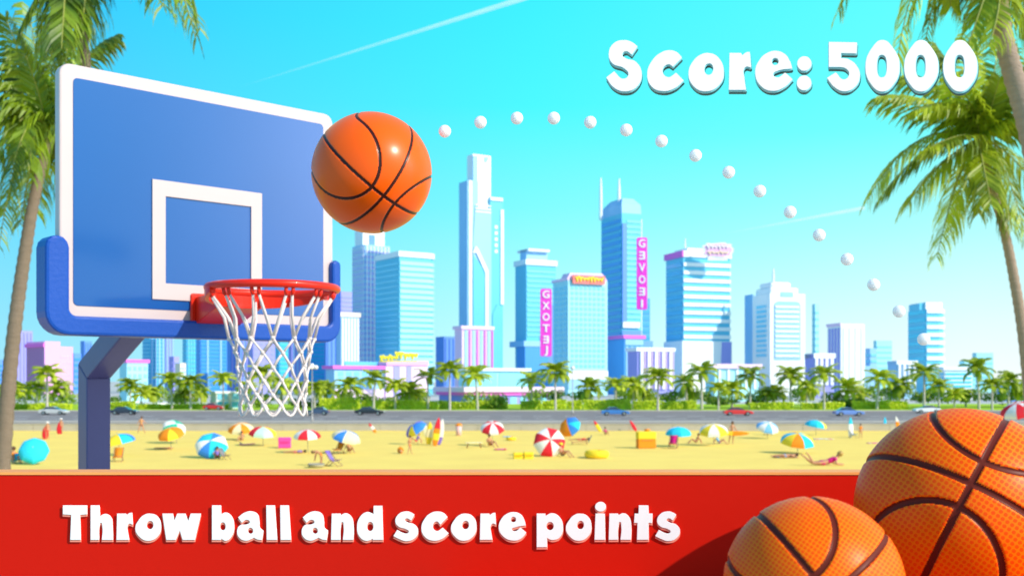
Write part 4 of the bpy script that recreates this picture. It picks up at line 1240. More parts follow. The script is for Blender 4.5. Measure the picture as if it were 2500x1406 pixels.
# table by the red and white umbrella
t = thing('beach_table', 'low tan folding table left of the red and white umbrella', 'table', G(1157,1094), .2)
mb = MB(); mb.bb(-.8,.8,-.35,.35,.52,.58); obj('table_top', mb, CL['cream'], t, bevel=.01)
for x in (-.62, .62):
    for y in (-.25, .25): obj('leg', MB().tube([(x*1.1,y,0),(x*.9,y,.52)], .03, 6), CL['brown'], t)
def coolbox(label, px, py, w, h, dp, c1, c2, lidc, name='cool_box'):
    b = G(px, py); k = b.y/F
    t = thing(name, label, 'cool box', b, .15)
    w_, h_ = w*k, h*k
    mb = MB(); mb.bb(-w_/2, w_/2, -dp/2, dp/2, 0, h_*.55); obj('box', mb, CL[c1], t, bevel=.06)
    mb = MB(); mb.bb(-w_/2-.02, w_/2+.02, -dp/2-.02, dp/2+.02, h_*.55, h_); obj('lid', mb, CL[c2], t, bevel=.08)
    obj('handle', MB().tube([(-w_*.3,-dp/2-.03,h_*.45),(-w_*.3,-dp/2-.09,h_*.5),(w_*.3,-dp/2-.09,h_*.5),(w_*.3,-dp/2-.03,h_*.45)], .02, 6), CL[lidc], t)
    return t
coolbox('pink cool box on the sand right of the red, mint and yellow umbrella', 695, 1093, 30, 26, .6, 'pink', 'pink', 'magenta')
coolbox('large yellow and orange cool box in the right half of the beach', 1577, 1093, 44, 40, 1.0, 'orange', 'yellow', 'tan')
coolbox('yellow box, left one below the large red and white umbrella', 1265, 1120, 23, 16, .5, 'yellow', 'yellow', 'orange', 'beach_box')
coolbox('yellow box, right one below the large red and white umbrella', 1290, 1120, 23, 17, .5, 'yellow', 'yellow', 'orange', 'beach_box')
# tub standing behind the yellow cool box, the pink bin
b = G(1580, 1074)
t = thing('bucket', 'red and white striped tub standing behind the yellow cool box', 'bucket', b)
for i, c in enumerate(('orange','white','orange')):
    obj('band', MB().lathe([(.26+.02*i,.42+i*.26),(.28+.02*i,.68+i*.26)], n=16), CL[c], t, smooth=True)
obj('stand', MB().lathe([(.22,0),(.24,.42)], n=16), CL['tan'], t, smooth=True)
t = thing('litter_bin', 'round pink bin with an orange lid by the sea wall', 'bin', G(1120, 1063))
obj('drum', MB().lathe([(.33,0),(.35,1.15)], n=18), fab('palepink', (.80,.50,.50)), t, smooth=True)
obj('lid', MB().lathe([(.38,1.152),(.38,1.28),(.25,1.42),(.03,1.48)], n=18), CL['orange'], t, smooth=True)
def ring(label, px, py, w, c):
    b = G(px, py); r = w/F*b.y/2
    a = r*.72; q = r*.33
    o = obj('swim_ring', MB().tube([(a*math.cos(2*PI*i/28), a*math.sin(2*PI*i/28), q*.95) for i in range(28)], q, 12, closed=True), CL[c], smooth=True)
    o.location = b
    obj('valve', MB().lathe([(.06,0),(.06,.10),(.03,.12)], (a*.2,-a*.9,q*1.85), 8), CL['orange'], o)
    tag(o, label, 'swim ring')
ring('big yellow swim ring on the sand near the red board', 1457, 1117, 58, 'yellow')
ring('small yellow swim ring right of the kneeling person', 1248, 1074, 24, 'yellow')
# backpack, tub, bags, towels
t = thing('backpack', 'orange backpack on the sand in front of the surfboards', 'backpack', G(978, 1106), .2)
obj('bag', MB().ball((0,0,.27), .34, 14, 10, 0, (.85,.6,.85)), CL['orange'], t, smooth=True)
obj('pocket', MB().ball((0,-.2,.2), .2, 12, 8, 0, (.9,.5,.7)), CL['tan'], t, smooth=True)
obj('strap', MB().tube([(-.1,.16,.5),(0,.24,.62),(.1,.16,.5)], .02, 6), CL['brown'], t)
t = thing('round_tub', 'round grey green tub just above the red board', 'tub', G(772, 1140))
obj('tub_body', MB().lathe([(.52,0),(.62,.18),(.62,.24),(.56,.24),(.50,.10)], n=24), fab('sage', (.42,.40,.28)), t, smooth=True)
obj('rim_band', MB().tube([(.60*math.cos(2*PI*i/32), .60*math.sin(2*PI*i/32), .245) for i in range(32)], .03, 8, closed=True), CL['grey'], t, smooth=True)
def towel(label, px, py, wpx, c1, c2, dp=.9):
    b = G(px, py); w = wpx/F*b.y; rs_ = random.Random(px)
    vs, fs, mi = [], [], []
    for j in range(5):
        for i in range(11): vs.append((-w/2+w*i/10, -dp/2+dp*j/4, .035+rs_.uniform(0,.05)))
    for j in range(4):
        for i in range(10): fs.append((j*11+i, j*11+i+1, j*11+i+12, j*11+i+11)); mi.append(1 if i in (1, 8) else 0)
    mb = MB(); mb.add(vs, fs); mb.m = mi
    o = obj('beach_towel', mb, [CL[c1], CL[c2]], smooth=True)
    so = o.modifiers.new('thick', 'SOLIDIFY'); so.thickness = .03
    o.location = b
    tag(o, label, 'towel', 'towels on the sand')
towel('dull red towel on bare sand between the orange and cyan umbrellas', 400, 1094, 42, 'tan', 'red')
towel('pink towel right of the kneeling person', 1222, 1097, 30, 'pink', 'red')
towel('white towel with pink ends behind the cyan, yellow and orange umbrella', 2010, 1072, 46, 'white', 'pink')
towel('faded pink towel farthest right on the sand', 2132, 1082, 28, 'pink', 'white')
towel('blue grey towel under the person lying in blue trunks', 1918, 1116, 60, 'tan', 'grey', 1.2)
towel('pale blue towel behind the small yellow ring', 1240, 1066, 24, 'lightblue', 'white')
# ------------------------------------------------------------------ city
ZG = .66
WC = {
 'lav': mat('wall_lavender', (.36, .36, .82), .7, .04, .05, spec=.2), 'blue': mat('wall_blue', (.15, .34, .86), .6, .05, .05, spec=.3),
 'deep': mat('wall_deep_blue', (.08, .36, .82), .5, .06, .05, spec=.4), 'cyan': mat('wall_cyan', (.13, .56, .80), .4, .05, .05, spec=.4),
 'pale': mat('wall_pale_blue', (.33, .60, .90), .6, .04, .05, spec=.3), 'white': mat('wall_white', (.88, .90, .94), .6, .03, .05, spec=.3),
 'pink': mat('wall_pink', (.86, .44, .80), .7, .04, .05, spec=.2), 'hot': mat('trim_hot_pink', (.90, .18, .66), .6, .04, .1, spec=.2),
 'rose': mat('wall_rose', (.84, .62, .86), .7, .04, .05, spec=.2), 'cream': mat('wall_cream', (.80, .72, .60), .7, .04, .05, spec=.2), 'faint': mat('wall_faint', (.40, .78, .90), .6, .03, .05, spec=.2)}
def gl(nm, c): return mat('glass_'+nm, c, .22, .08, .06, spec=.6, coat=.3)
GC = {'cyan': gl('cyan', (.06, .62, .86)), 'blue': gl('blue', (.06, .34, .85)), 'pale': gl('pale', (.26, .72, .92)), 'lav': gl('lavender', (.34, .38, .85)), 'sky': gl('sky', (.22, .66, .95)), 'white': WC['white'], 'rose': gl('rose', (.85, .50, .82)), 'deep': gl('deep', (.03, .42, .80))}
M_signpink = mat('sign_pink', (.92, .06, .62), .4, .03, 1)
M_signred = mat('sign_red', (.90, .22, .20), .4, .03, 1)
M_signy = mat('sign_yellow', (.95, .80, .03), .4, .03, 1)
M_signw = mat('sign_white', (.92, .90, .92), .4, .02, 1)

class Tower:
    """box-like tower: x0 left silhouette, xs corner nearest the viewer, x1 right silhouette (photo pixels), d metres away"""
    def __init__(s, label, x0, xs, x1, ytop, d, wall, cat='tower', name='tower', al=28, nowall=False, round_r=0):
        k0, ks, k1 = [(x-1250)/F for x in (x0, xs, x1)]
        th = -math.atan(ks)+R(al)
        s.d, s.th = d, th
        cx = ks*d
        s.w = (k1*d-cx)/(math.cos(th)-k1*math.sin(th))
        den = math.sin(th)+k0*math.cos(th)
        s.s = (cx-k0*d)/den if den > .05 else 14
        s.s = max(4, min(60, s.s))
        s.root = thing(name, label, cat, (cx, d, ZG), th)
        s.rr = round_r
        s.h = s.z(ytop)
        if not nowall: s.block('wall', 0, s.w, 0, s.s, -1.0, s.h, wall)
    def z(s, y): return H-(y-HZ)/F*s.d-ZG
    def a(s, px):                         # position along the front for a photo column
        k = (px-1250)/F
        return (k*s.d-s.root.location.x)/(math.cos(s.th)-k*math.sin(s.th))
    def foot(s, a0, a1, b0, b1):
        if not s.rr: return [(a0,b0),(a1,b0),(a1,b1),(a0,b1)]
        r = s.rr
        pts = [(a0,b0)]
        for i in range(9):
            w = R(-90+90*i/8); pts.append((a1-r+r*math.cos(w), b0+r+r*math.sin(w)))
        return pts+[(a1,b1),(a0,b1)]
    def block(s, nm, a0, a1, b0, b1, z0, z1, m, bev=0):
        mb = MB().prism(s.foot(a0, a1, b0, b1), z0, z1)
        return obj(nm, mb, WC.get(m, m) if isinstance(m, str) else m, s.root, bevel=bev)
    def bands(s, y0, y1, n, fill=.55, g='cyan', a0=None, a1=None, left=True, gleft=None, o=.25, mf=.3, ml=.3, nm='window_band'):
        z1, z0 = s.z(y0), s.z(y1)
        st = (z1-z0)/n
        a0 = mf if a0 is None else a0
        a1 = s.w-mf if a1 is None else a1
        for i in range(n):
            zb = z0+st*i; zt_ = zb+st*fill
            mb = MB()
            if s.rr: mb.prism(s.foot(-o if left else a0, s.w+o, -o, s.s-ml), zb, zt_)
            else:
                mb.bb(a0, a1, -o, .1, zb, zt_)
                if left: mb.bb(-o, .1, .1+ml, s.s-ml, zb, zt_)
            obj(nm, mb, GC[g], s.root)
    def fins(s, y0, y1, n, fill=.35, m='white', a0=None, a1=None, o=.5, nm='fin', left=False):
        z1, z0 = s.z(y0), s.z(y1)
        a0 = 0 if a0 is None else a0; a1 = s.w if a1 is None else a1
        st = (a1-a0)/n
        for i in range(n):
            c = a0+st*(i+.5)
            obj(nm, MB().bb(c-st*fill/2, c+st*fill/2, -o, .05, z0, z1), WC.get(m) or GC[m], s.root)
        if left:
            nn = max(2, int(s.s/st)); st = s.s/nn
            for i in range(nn):
                c = st*(i+.5)
                obj(nm, MB().bb(-o, .05, c-st*fill/2, c+st*fill/2, z0, z1), WC.get(m) or GC[m], s.root)
    def grid(s, y0, y1, nx, ny, fx=.6, fy=.6, g='sky', a0=None, a1=None):
        z1, z0 = s.z(y0), s.z(y1)
        a0 = 0 if a0 is None else a0; a1 = s.w if a1 is None else a1
        for j in range(ny):
            for i in range(nx):
                ca, cz = a0+(a1-a0)*(i+.5)/nx, z0+(z1-z0)*(j+.5)/ny
                wa, wz = (a1-a0)/nx*fx/2, (z1-z0)/ny*fy/2
                obj('window', MB().bb(ca-wa, ca+wa, -.15, .1, cz-wz, cz+wz), GC[g], s.root)
    def slab(s, yt, yb, m, o=.8, a0=None, a1=None, nm='roof_slab', bev=0):
        a0 = -o if a0 is None else a0; a1 = s.w+o if a1 is None else a1
        return s.block(nm, a0, a1, -o, s.s+o, s.z(yb), s.z(yt), m, bev)
    def face(s, nm, pts, m, thick=.4, o=0):
        """flat piece on the front given as photo points"""
        poly = [(s.a(x), s.z(y)) for x, y in pts]
        mb = MB().prism(poly, -o-thick, -o+.03, 0, lambda a, b, c: Vector((a, c, b)))
        return obj(nm, mb, WC.get(m) or GC.get(m) or m, s.root)
    def antenna(s, px, yt, yb, r=.35, b=None):
        a = s.a(px); b = s.s*.4 if b is None else b
        obj('antenna', MB().tube([(a,b,s.z(yb)-9),(a,b,s.z(yb)*.5+s.z(yt)*.5),(a,b,s.z(yt))], [r,r*.8,r*.4], 8), WC['white'], s.root)

def font_mesh(txt, size, thick):
    cu = bpy.data.curves.new('f', 'FONT'); cu.body = txt; cu.size = size; cu.extrude = thick/2
    cu.align_x = 'CENTER'; cu.align_y = 'CENTER'; cu.offset = size*.018; cu.resolution_u = 3
    o = bpy.data.objects.new('f', cu); C.objects.link(o); bpy.context.view_layer.update()
    me = bpy.data.meshes.new_from_object(o.evaluated_get(bpy.context.evaluated_depsgraph_get()))
    bpy.data.objects.remove(o); bpy.data.curves.remove(cu)
    r = ([v.co[:] for v in me.vertices], [tuple(p.vertices) for p in me.polygons]); bpy.data.meshes.remove(me)
    return r
def vsign(label, x0, x1, yt, yb, d, letters, face=M_signpink, al=12):
    k0, k1 = (x0-1250)/F, (x1-1250)/F
    w, h = (k1-k0)*d, (yb-yt)/F*d
    zc = H-((yt+yb)/2-HZ)/F*d
    t = thing('hotel_sign', label, 'sign', ((k0+k1)/2*d, d, zc), R(al)*0)
    mb = MB().prism(rrect(-w/2, -h/2, w/2, h/2, w*.16), -.5, .5, 0, lambda a, b, c: Vector((a, c, b)))
    obj('plaque', mb, face, t, bevel=.1)
    n = len(letters)
    for i, (ch, flip) in enumerate(letters):
        vs, fs = font_mesh(ch, h/n*.92, .3)
        cx = (min(v[0] for v in vs)+max(v[0] for v in vs))/2; cy = (min(v[1] for v in vs)+max(v[1] for v in vs))/2
        z = h/2-h*(i+.5)/n
        sg = -1 if flip else 1
        wid = max(v[0] for v in vs)-min(v[0] for v in vs)
        q = min(1.25, w*.62/wid)
        mb = MB(); mb.add([((v[0]-cx)*sg*q, -.6-v[2], (v[1]-cy)+z) for v in vs], fs)
        obj('letter', mb, M_signw, t)
    for bz in (-h*.35, h*.35): obj('bracket', MB().bb(-.3, .3, .5, 3.5, bz-.3, bz+.3), WC['lav'], t)
def squiggle(root, x0, x1, z, hgt, y, m, r, waves, nm='script'):
    pts = []
    n = waves*10
    for i in range(n+1):
        t = i/n
        pts.append((x0+(x1-x0)*t+math.sin(2*PI*t*waves*1.0)*(x1-x0)/waves*.18, y, z+math.cos(2*PI*t*waves)*hgt*(.34+.16*math.sin(t*13))))
    return obj(nm, MB().tube(pts, r, 6), m, root, smooth=True)

# ---- far left group
t = Tower('low blue block at the far left edge of the skyline', -30, -8, 22, 877, 470, 'blue', 'building', 'building'); t.bands(884, 950, 6, .4, 'blue')
t = Tower('plain lavender tower behind the far left pink block', 20, 38, 80, 806, 520, 'lav'); t.fins(812, 950, 5, .3, 'lav')
t = Tower('pink office block with a stepped roof at far left', 65, 108, 178, 845, 440, 'pink', 'building', 'building')
t.block('tower_block', 0, t.a(146), -.3, t.s+.3, -1, t.z(833), 'pink'); t.grid(852, 940, 5, 7, .62, .38, 'rose', t.a(113), t.a(143)); t.grid(862, 950, 4, 6, .6, .4, 'rose', t.a(148), t.w-.5)
t.slab(838, 847, 'hot', .5, -.6, 0.0, 'parapet')
t = Tower('slim blue tower between the pink block and the hoop post', 198, 206, 225, 832, 560, 'blue'); t.fins(838, 950, 3, .3, 'blue')
t = Tower('low blue block right beside the far left pink block', 174, 180, 198, 862, 500, 'blue', 'building', 'building'); t.bands(866, 950, 6, .4, 'blue')
t = Tower('small mint house with a hot pink roof edge near the hoop post', 292, 310, 361, 878, 300, 'faint', 'building', 'building')
t.slab(877, 885, 'hot', .4); t.grid(890, 945, 4, 3, .55, .5, 'sky'); 
t = Tower('teal glass tower striped with lavender under the left of the backboard', 348, 366, 402, 740, 520, 'cyan')
t.fins(745, 950, 4, .45, 'pale'); t.bands(745, 950, 22, .3, 'deep', left=True)
t = Tower('pale lavender tower under the middle of the backboard', 400, 404, 424, 770, 560, 'lav'); t.fins(772, 950, 3, .4, 'pale')
t = Tower('low lavender block right of the pale lavender tower', 421, 424, 438, 870, 440, 'lav', 'building', 'building'); t.bands(874, 945, 5, .4, 'lav')
t = Tower('small cream tower among the teal towers under the backboard', 436, 440, 454, 886, 400, 'cream', 'building', 'building'); t.bands(892, 945, 6, .4, 'pale', left=False)
t = Tower('bright teal glass tower under the red rim bracket', 450, 456, 482, 730, 500, 'cyan'); t.fins(735, 950, 4, .3, 'sky'); t.bands(735, 950, 20, .4, 'cyan')
t = Tower('broad blue glass tower left of the basket net', 482, 490, 554, 735, 470, 'deep'); t.bands(740, 950, 22, .55, 'blue'); t.fins(737, 950, 2, .12, 'pale')
t = Tower('lavender blue tower seen through the left half of the net', 553, 562, 606, 745, 520, 'blue'); t.fins(750, 950, 5, .3, 'lav')
t = Tower('pale violet block seen through the middle of the net', 604, 618, 672, 760, 440, 'lav'); t.grid(770, 945, 4, 14, .5, .45, 'lav')
t = Tower('narrow cyan tower seen through the right half of the net', 672, 682, 704, 720, 500, 'cyan'); t.bands(725, 945, 20, .5, 'cyan')
t = Tower('lavender tower just right of the net', 702, 712, 748, 745, 540, 'lav'); t.fins(750, 950, 4, .3, 'pale')
t = Tower('azure glass tower right of the net behind the globe lamp', 740, 752, 792, 730, 460, 'deep'); t.bands(735, 950, 22, .5, 'deep')
t = Tower('plain blue tower behind the cream-capped block', 786, 796, 836, 780, 560, 'blue'); t.fins(785, 950, 4, .3, 'blue')
t = Tower('cream-capped block with vertical white stripes right of the backboard', 824, 832, 877, 762, 430, 'pale')
t.slab(762, 773, 'cream', .5); t.fins(776, 950, 6, .5, 'white', o=.4)
t = Tower('lavender tower peeping behind the cream-capped block', 826, 832, 862, 711, 600, 'lav'); t.bands(716, 780, 6, .4, 'lav')
# ---- tower under the flying ball
t = Tower('lavender grid tower rising directly under the flying basketball', 860, 891, 952, 597, 520, 'pale')
t.block('upper_block', t.a(893), t.a(946), 3, t.s-2, t.z(600), t.z(556), 'white')
t.face('window_recess', [(908,598),(922,598),(922,570),(908,570)], 'blue', .3, -2.9)
t.bands(603, 950, 26, .45, 'lav'); t.fins(600, 950, 7, .22, 'white', o=.5, left=True)
t = Tower('curved glass tower with many white floor bands and a rounded corner', 917, 975, 1068, 614, 430, 'cyan', round_r=5)
t.slab(613, 626, 'white', .5)
for i in range(23):
    zb = t.z(950)+(t.z(632)-t.z(950))*i/23; st = (t.z(632)-t.z(950))/23
    mb = MB().prism(t.foot(.3, t.w+.3, -.3, t.s-1), zb, zb+st*.66); obj('floor_band', mb, WC['faint'], t.root)
    mb = MB().bb(-.25, .05, .8, t.s-.6, zb+st*.1, zb+st*.45); obj('window_band', mb, GC['sky'], t.root)
t = Tower('plain lavender blue tower between the curved and the tallest tower', 1064, 1084, 1122, 821, 520, 'blue'); t.fins(826, 950, 4, .3, 'blue')
# ---- tallest tower
t = Tower('tallest tower of the skyline with stepped slabs and a kinked white frame', 1123, 1142, 1200, 600, 480, 'cyan')
zt_ = t.z
t.block('side_slab', -.5, t.a(1166), -.6, t.s, -1, zt_(441), 'pale'); t.face('white_edge', [(1143,925),(1150,925),(1150,441),(1143,441)], 'white', .4, .6)
t.block('core_slab', t.a(1157), t.a(1201), 1.0, t.s-1, -1, zt_(373), 'white'); t.face('core_glass', [(1157,598),(1168,598),(1168,378),(1157,378)], 'pale', .3, -1.0)
t.face('crown_notch', [(1186,391),(1192,388),(1195,377),(1184,378)], 'pale', .3, -1.0)
t.block('east_slab', t.a(1196), t.a(1227), -.3, t.s-2, -1, zt_(476), 'cyan'); t.face('east_edge', [(1221,740),(1228,740),(1228,505),(1221,505)], 'white', .5, .3)
t.face('east_top', [(1196,484),(1226,484),(1226,476),(1196,476)], 'white', .5, .3)
t.face('glass_panel', [(1152,900),(1197,900),(1197,505),(1158,505),(1152,600)], 'pale', .3, .7)
t.face('lower_glass', [(1152,800),(1182,800),(1182,662),(1166,640),(1152,622)], 'cyan', .25, 1.05)
t.face('kinked_frame', [(1150,618),(1158,600),(1164,608),(1188,658),(1188,800),(1181,800),(1181,664),(1159,616)], 'white', .35, 1.35)
t.face('east_glass', [(1201,920),(1226,920),(1226,745),(1212,740),(1201,765)], 'cyan', .3, .35)
for i in range(5): t.face('sign_mark', [(1207,545+i*15),(1214,545+i*15),(1214,553+i*15),(1207,553+i*15)], 'white', .1, .35)
for i, y in enumerate((498, 506, 514)): t.face('cornice', [(1158,y+3),(1196,y+3),(1196,y),(1158,y)], 'white', .2, 1.0)
t = Tower('lavender podium with pink vertical stripes at the foot of the tallest tower', 1110, 1128, 1202, 796, 400, 'rose', 'building', 'building')
t.slab(795, 803, 'rose', .6); t.fins(806, 950, 4, .38, 'pale', o=.3); t.fins(806, 950, 4, .12, 'hot', o=.6, a0=1.5, a1=t.w+1.5)
t = Tower('low cyan glass hall with a white roof slab below the tallest tower', 1120, 1140, 1288, 899, 300, 'faint', 'building', 'building')
t.slab(898, 905, 'white', .8); t.grid(908, 950, 2, 1, .94, .9, 'pale')
t = Tower('long low shop pavilion with a pink canopy behind the roadside palms', 1072, 1138, 1362, 948, 262, 'lav', 'building', 'building')
t.slab(945, 957, 'rose', 1.2, nm='canopy'); t.slab(957, 965, 'hot', .6, nm='canopy_edge'); t.grid(968, 1000, 9, 1, .6, .9, 'pale')
t = Tower('pink-roofed lavender block carrying a yellow script sign', 795, 816, 950, 897, 320, 'pale', 'building', 'building')
t.slab(892, 900, 'hot', .8); t.grid(905, 945, 4, 3, .6, .7, 'sky', t.a(822), t.a(900)); 
t.block('annex', t.a(938), t.a(1040), -1, t.s, -1, t.z(880), 'rose'); t.face('roof_band', [(938,890),(1040,890),(1040,878),(938,878)], 'pink', .5, 1)
for a, b in ((956, 972), (988, 1000)): t.face('recess', [(a,990),(b,990),(b,893),(a,893)], 'lav', .2, 1.0)
t.block('roof_box', t.a(855), t.a(938), 4, t.s-2, t.z(897), t.z(881), 'cyan')
t.face('ground_floor', [(816,985),(938,985),(938,950),(816,950)], 'rose', .3, 0)
sg = thing('script_sign', 'yellow cursive sign standing on the pink-roofed block', 'sign', P(974, 872, 319))
squiggle(sg, -5.8, -.6, -.3, 1.7, 0, M_signy, .42, 5); squiggle(sg, -1.2, 1.2, .4, 3.0, 0, M_signy, .42, 2); squiggle(sg, 1.4, 5.6, .3, 2.0, 0, M_signy, .45, 4)
obj('sign_base', MB().bb(-5.8, 5.6, -.2, .2, -1.4, -1.0), M_signy, sg)
# ---- tower behind upper pink sign
t = Tower('blue and cyan tower with a stepped roof behind the left pink sign', 1258, 1285, 1357, 635, 500, 'sky' if False else 'cyan')
t.slab(633, 646, 'white', .6); t.block('upper_block', t.a(1290), t.a(1342), 2, t.s-3, t.z(634), t.z(607), 'pale')
t.slab(606, 612, 'white', .1, t.a(1290), t.a(1342)); t.bands(652, 820, 14, .4, 'pale', left=False); t.face('side_recess', [(1310,930),(1357,930),(1357,740),(1340,745),(1322,790)], 'blue', .3, .3)
t.block('annex', -1.5, t.a(1335), -1.5, t.s*.6, -1, t.z(842), 'deep'); t.slab(832, 846, 'pale', 1.8, -2.2, t.a(1330), 'annex_roof')
vsign('tall pink sign with white letters at the left of the grid tower', 1319, 1347, 705, 870, 396, [('G',0),('X',0),('O',0),('T',0),('E',1),('J',0)])
# ---- grid tower
t = Tower('cyan grid tower with a pink roof and a red and yellow sign', 1350, 1387, 1483, 682, 420, 'faint')
t.face('roof_gable', [(1387,684),(1387,676),(1392,666),(1470,664),(1482,680),(1482,684)], 'rose', 6, -6)
t.slab(678, 684, 'rose', .4, -.5, .2, 'parapet')
for j in range(16):
    z0_, z1_ = t.z(900), t.z(696); st = (z1_-z0_)/16
    mb = MB()
    for i in range(8):
        a0 = t.w*.06+(t.w*.90)*i/8; mb.bb(a0+.15, a0+t.w*.9/8*.72, -.2, .1, z0_+st*(j+.2), z0_+st*(j+.82))
    obj('window_row', mb, GC['sky'], t.root)
    mb = MB()
    for i in range(3): mb.bb(-.2, .1, t.s*(.08+.3*i), t.s*(.30+.3*i), z0_+st*(j+.2), z0_+st*(j+.82))
    obj('window_row', mb, GC['sky'], t.root)
t.face('base_band', [(1387,926),(1483,926),(1483,905),(1387,905)], 'white', .4, .1); t.face('base_glass', [(1387,950),(1483,950),(1483,930),(1387,930)], 'pale', .3, 0)
pl = t.face('sign_plaque', [(1395,692),(1473,692),(1473,671),(1395,671)], M_signred, .8, .6)
pl.name = 'roof_sign'
squiggle(pl, t.a(1400), t.a(1468), t.z(681.5), 2.2, -1.6, M_signy, .30, 8, 'script')
# ---- twin antenna tower
t = Tower('blue and cyan tower crowned by twin antennas with a white corner frame', 1468, 1518, 1566, 520, 520, 'cyan')
mb = MB(); w_, s_ = t.w, t.s; z1, z2 = t.z(520), t.z(497); z3 = t.z(480)
lv = [(0,0,0,0,z1),(.02,.02,.02,.02,z2),(.22,.18,.22,.25,z3)]
vs = []
for a, b, c, d_, z in lv: vs += [(w_*a, s_*b, z), (w_*(1-c), s_*b, z), (w_*(1-c), s_*(1-d_), z), (w_*a, s_*(1-d_), z)]
fs = [(8,9,10,11)]
for l in (0, 4):
    for i in range(4): fs.append((l+i, l+(i+1) % 4, l+4+(i+1) % 4, l+4+i))
mb.add(vs, fs); obj('crown', mb, WC['pale'], t.root)
t.antenna(1498, 424, 484, .9, t.s*.62); t.antenna(1527, 430, 484, .9, t.s*.3)
t.block('step_block', t.a(1555), t.a(1570), 1, t.s-2, -1, t.z(531), 'white')
t.bands(530, 790, 20, .5, 'pale', a0=t.a(1530), left=False); 
for i in range(24):
    z0_ = t.z(940)+(t.z(525)-t.z(940))*i/24; obj('window_band', MB().bb(-.3, .1, .8, t.s-.8, z0_, z0_+(t.z(525)-t.z(940))/24*.5), GC['blue'], t.root)
t.face('corner_glass', [(1504,796),(1515,796),(1515,530),(1504,530)], 'pale', .3, .2) if False else t.face('corner_glass', [(1519,790),(1530,790),(1530,545),(1519,545)], 'blue', .3, .2)
t.face('white_frame', [(1519,800),(1560,800),(1560,786),(1519,786)], 'white', .9, .2); t.face('lower_glass', [(1519,930),(1566,930),(1566,806),(1519,806)], 'blue', .25, 0)
t = Tower('dark blue stepped tower behind the right pink sign', 1552, 1562, 1587, 728, 560, 'deep'); t.bands(735, 950, 14, .5, 'blue'); t.block('lower_block', -1, t.a(1592), -1, t.s, -1, t.z(832), 'blue')
vsign('tall pink sign with white letters on the twin-antenna tower', 1554, 1580, 580, 756, 500, [('G',0),('E',1),('V',0),('O',0),('E',1),('I',0)])
t = Tower('blue block with a pink ledge below the twin-antenna tower', 1484, 1524, 1572, 822, 440, 'deep', 'building', 'building'); t.slab(818, 826, 'hot', .6); t.fins(845, 950, 4, .35, 'pale', o=.3); t.face('top_glass', [(1526,842),(1570,842),(1570,828),(1526,828)], 'pale', .3, 0)
t = Tower('white finned block between the pink ledge block and the banded tower', 1532, 1556, 1644, 850, 380, 'lav', 'building', 'building'); t.slab(848, 857, 'white', .6); t.fins(858, 950, 5, .34, 'white', o=.9); t.fins(858, 950, 5, .10, 'rose', o=1.0, a0=1.2, a1=t.w+1.0)
# ---- banded tower
t = Tower('broad banded tower with a pink roof edge and a cloud-shaped sign', 1626, 1668, 1782, 626, 440, 'cyan')
for i in range(10):
    z0_, z1_ = t.z(826), t.z(630); st = (z1_-z0_)/10
    mb = MB().bb(-.3 if False else .05, t.w+.2, -.5, .1, z0_+st*i, z0_+st*(i+.46)); obj('floor_band', mb, WC['white'], t.root)
    obj('window_band', MB().bb(-.3, .1, .6, t.s-.6, z0_+st*i, z0_+st*(i+.5)), GC['deep'], t.root)
t.slab(612, 627, 'white', .6, 0.0); t.slab(612, 627, 'hot', .6, -.7, 0.0, 'parapet')
t.block('penthouse', t.a(1684), t.a(1722), 2, t.s-2, t.z(614), t.z(603), 'white'); t.antenna(1690, 576, 604, .4)
t.block('base_block', -.8, t.w+.5, -.8, t.s+.5, -1, t.z(832), 'white')
t.face('base_recess', [(1756,950),(1782,950),(1782,834),(1760,834)], 'lav', .3, .8)
sg = thing('cloud_sign', 'pale pink cloud-shaped sign on the roof of the banded tower', 'sign', P(1752, 611, 436))
poly = []
for i in range(64):
    w = 2*PI*i/64
    r = 1+.07*math.cos(w*9)
    ex = lambda v: math.copysign(abs(v)**.55, v)
    poly.append((6.1*ex(math.cos(w))*r, 3.0*ex(math.sin(w))*r))
M_cloud = mat('sign_pale_pink', (.92, .52, .80), .5, .03, 1)
obj('plaque', MB().prism(poly, -.4, .4, 0, lambda a, b, c: Vector((a, c, b))), M_signw, sg)
obj('inner_plaque', MB().prism([(x*.88, z*.86) for x, z in poly], -.5, -.4, 0, lambda a, b, c: Vector((a, c, b))), M_cloud, sg)
squiggle(sg, -4.6, 4.6, 1.2, 1.5, -.75, M_signw, .26, 6); squiggle(sg, -4.2, 4.4, -1.2, 1.3, -.75, mat('sign_cream', (.95,.80,.45), .5, .02, 1), .24, 5)
obj('support', MB().bb(-4, 4, -.2, .2, -4.2, -3.0), WC['white'], sg)
t = Tower('low pale hall with a pale pink roof edge right of the banded tower', 1722, 1745, 1852, 891, 300, 'faint', 'building', 'building'); t.slab(888, 899, 'rose', .8); t.fins(902, 950, 5, .2, 'white', o=.4); 
# ---- white arched tower
t = Tower('pale lavender wing tower left of the white arched tower', 1818, 1838, 1862, 718, 470, 'pale'); t.fins(724, 950, 2, .4, 'lav')
t = Tower('white arched tower with a stepped dome, antenna and banded glass front', 1837, 1880, 1966, 716, 430, 'white')
t.block('dome_step', t.a(1884), t.a(1953), 1, t.s-1, t.z(718), t.z(700), 'white', .8); t.block('dome_top', t.a(1888), t.a(1940), 2.2, t.s-2.5, t.z(701), t.z(686), 'white', 1.5)
t.antenna(1897, 653, 690, .6, 3)
t.face('small_window', [(1905,724),(1936,724),(1936,712),(1905,712)], 'pale', .2, 0)
arch = [(1890,878),(1954,878)]+[(1944+10*math.cos(R(a)), 745-10*math.sin(R(a))) for a in (0,30,60,90)]+[(1900+10*math.cos(R(a)), 745-10*math.sin(R(a))) for a in (90,120,150,180)]
t.face('arched_glass', arch, 'pale', .25, 0)
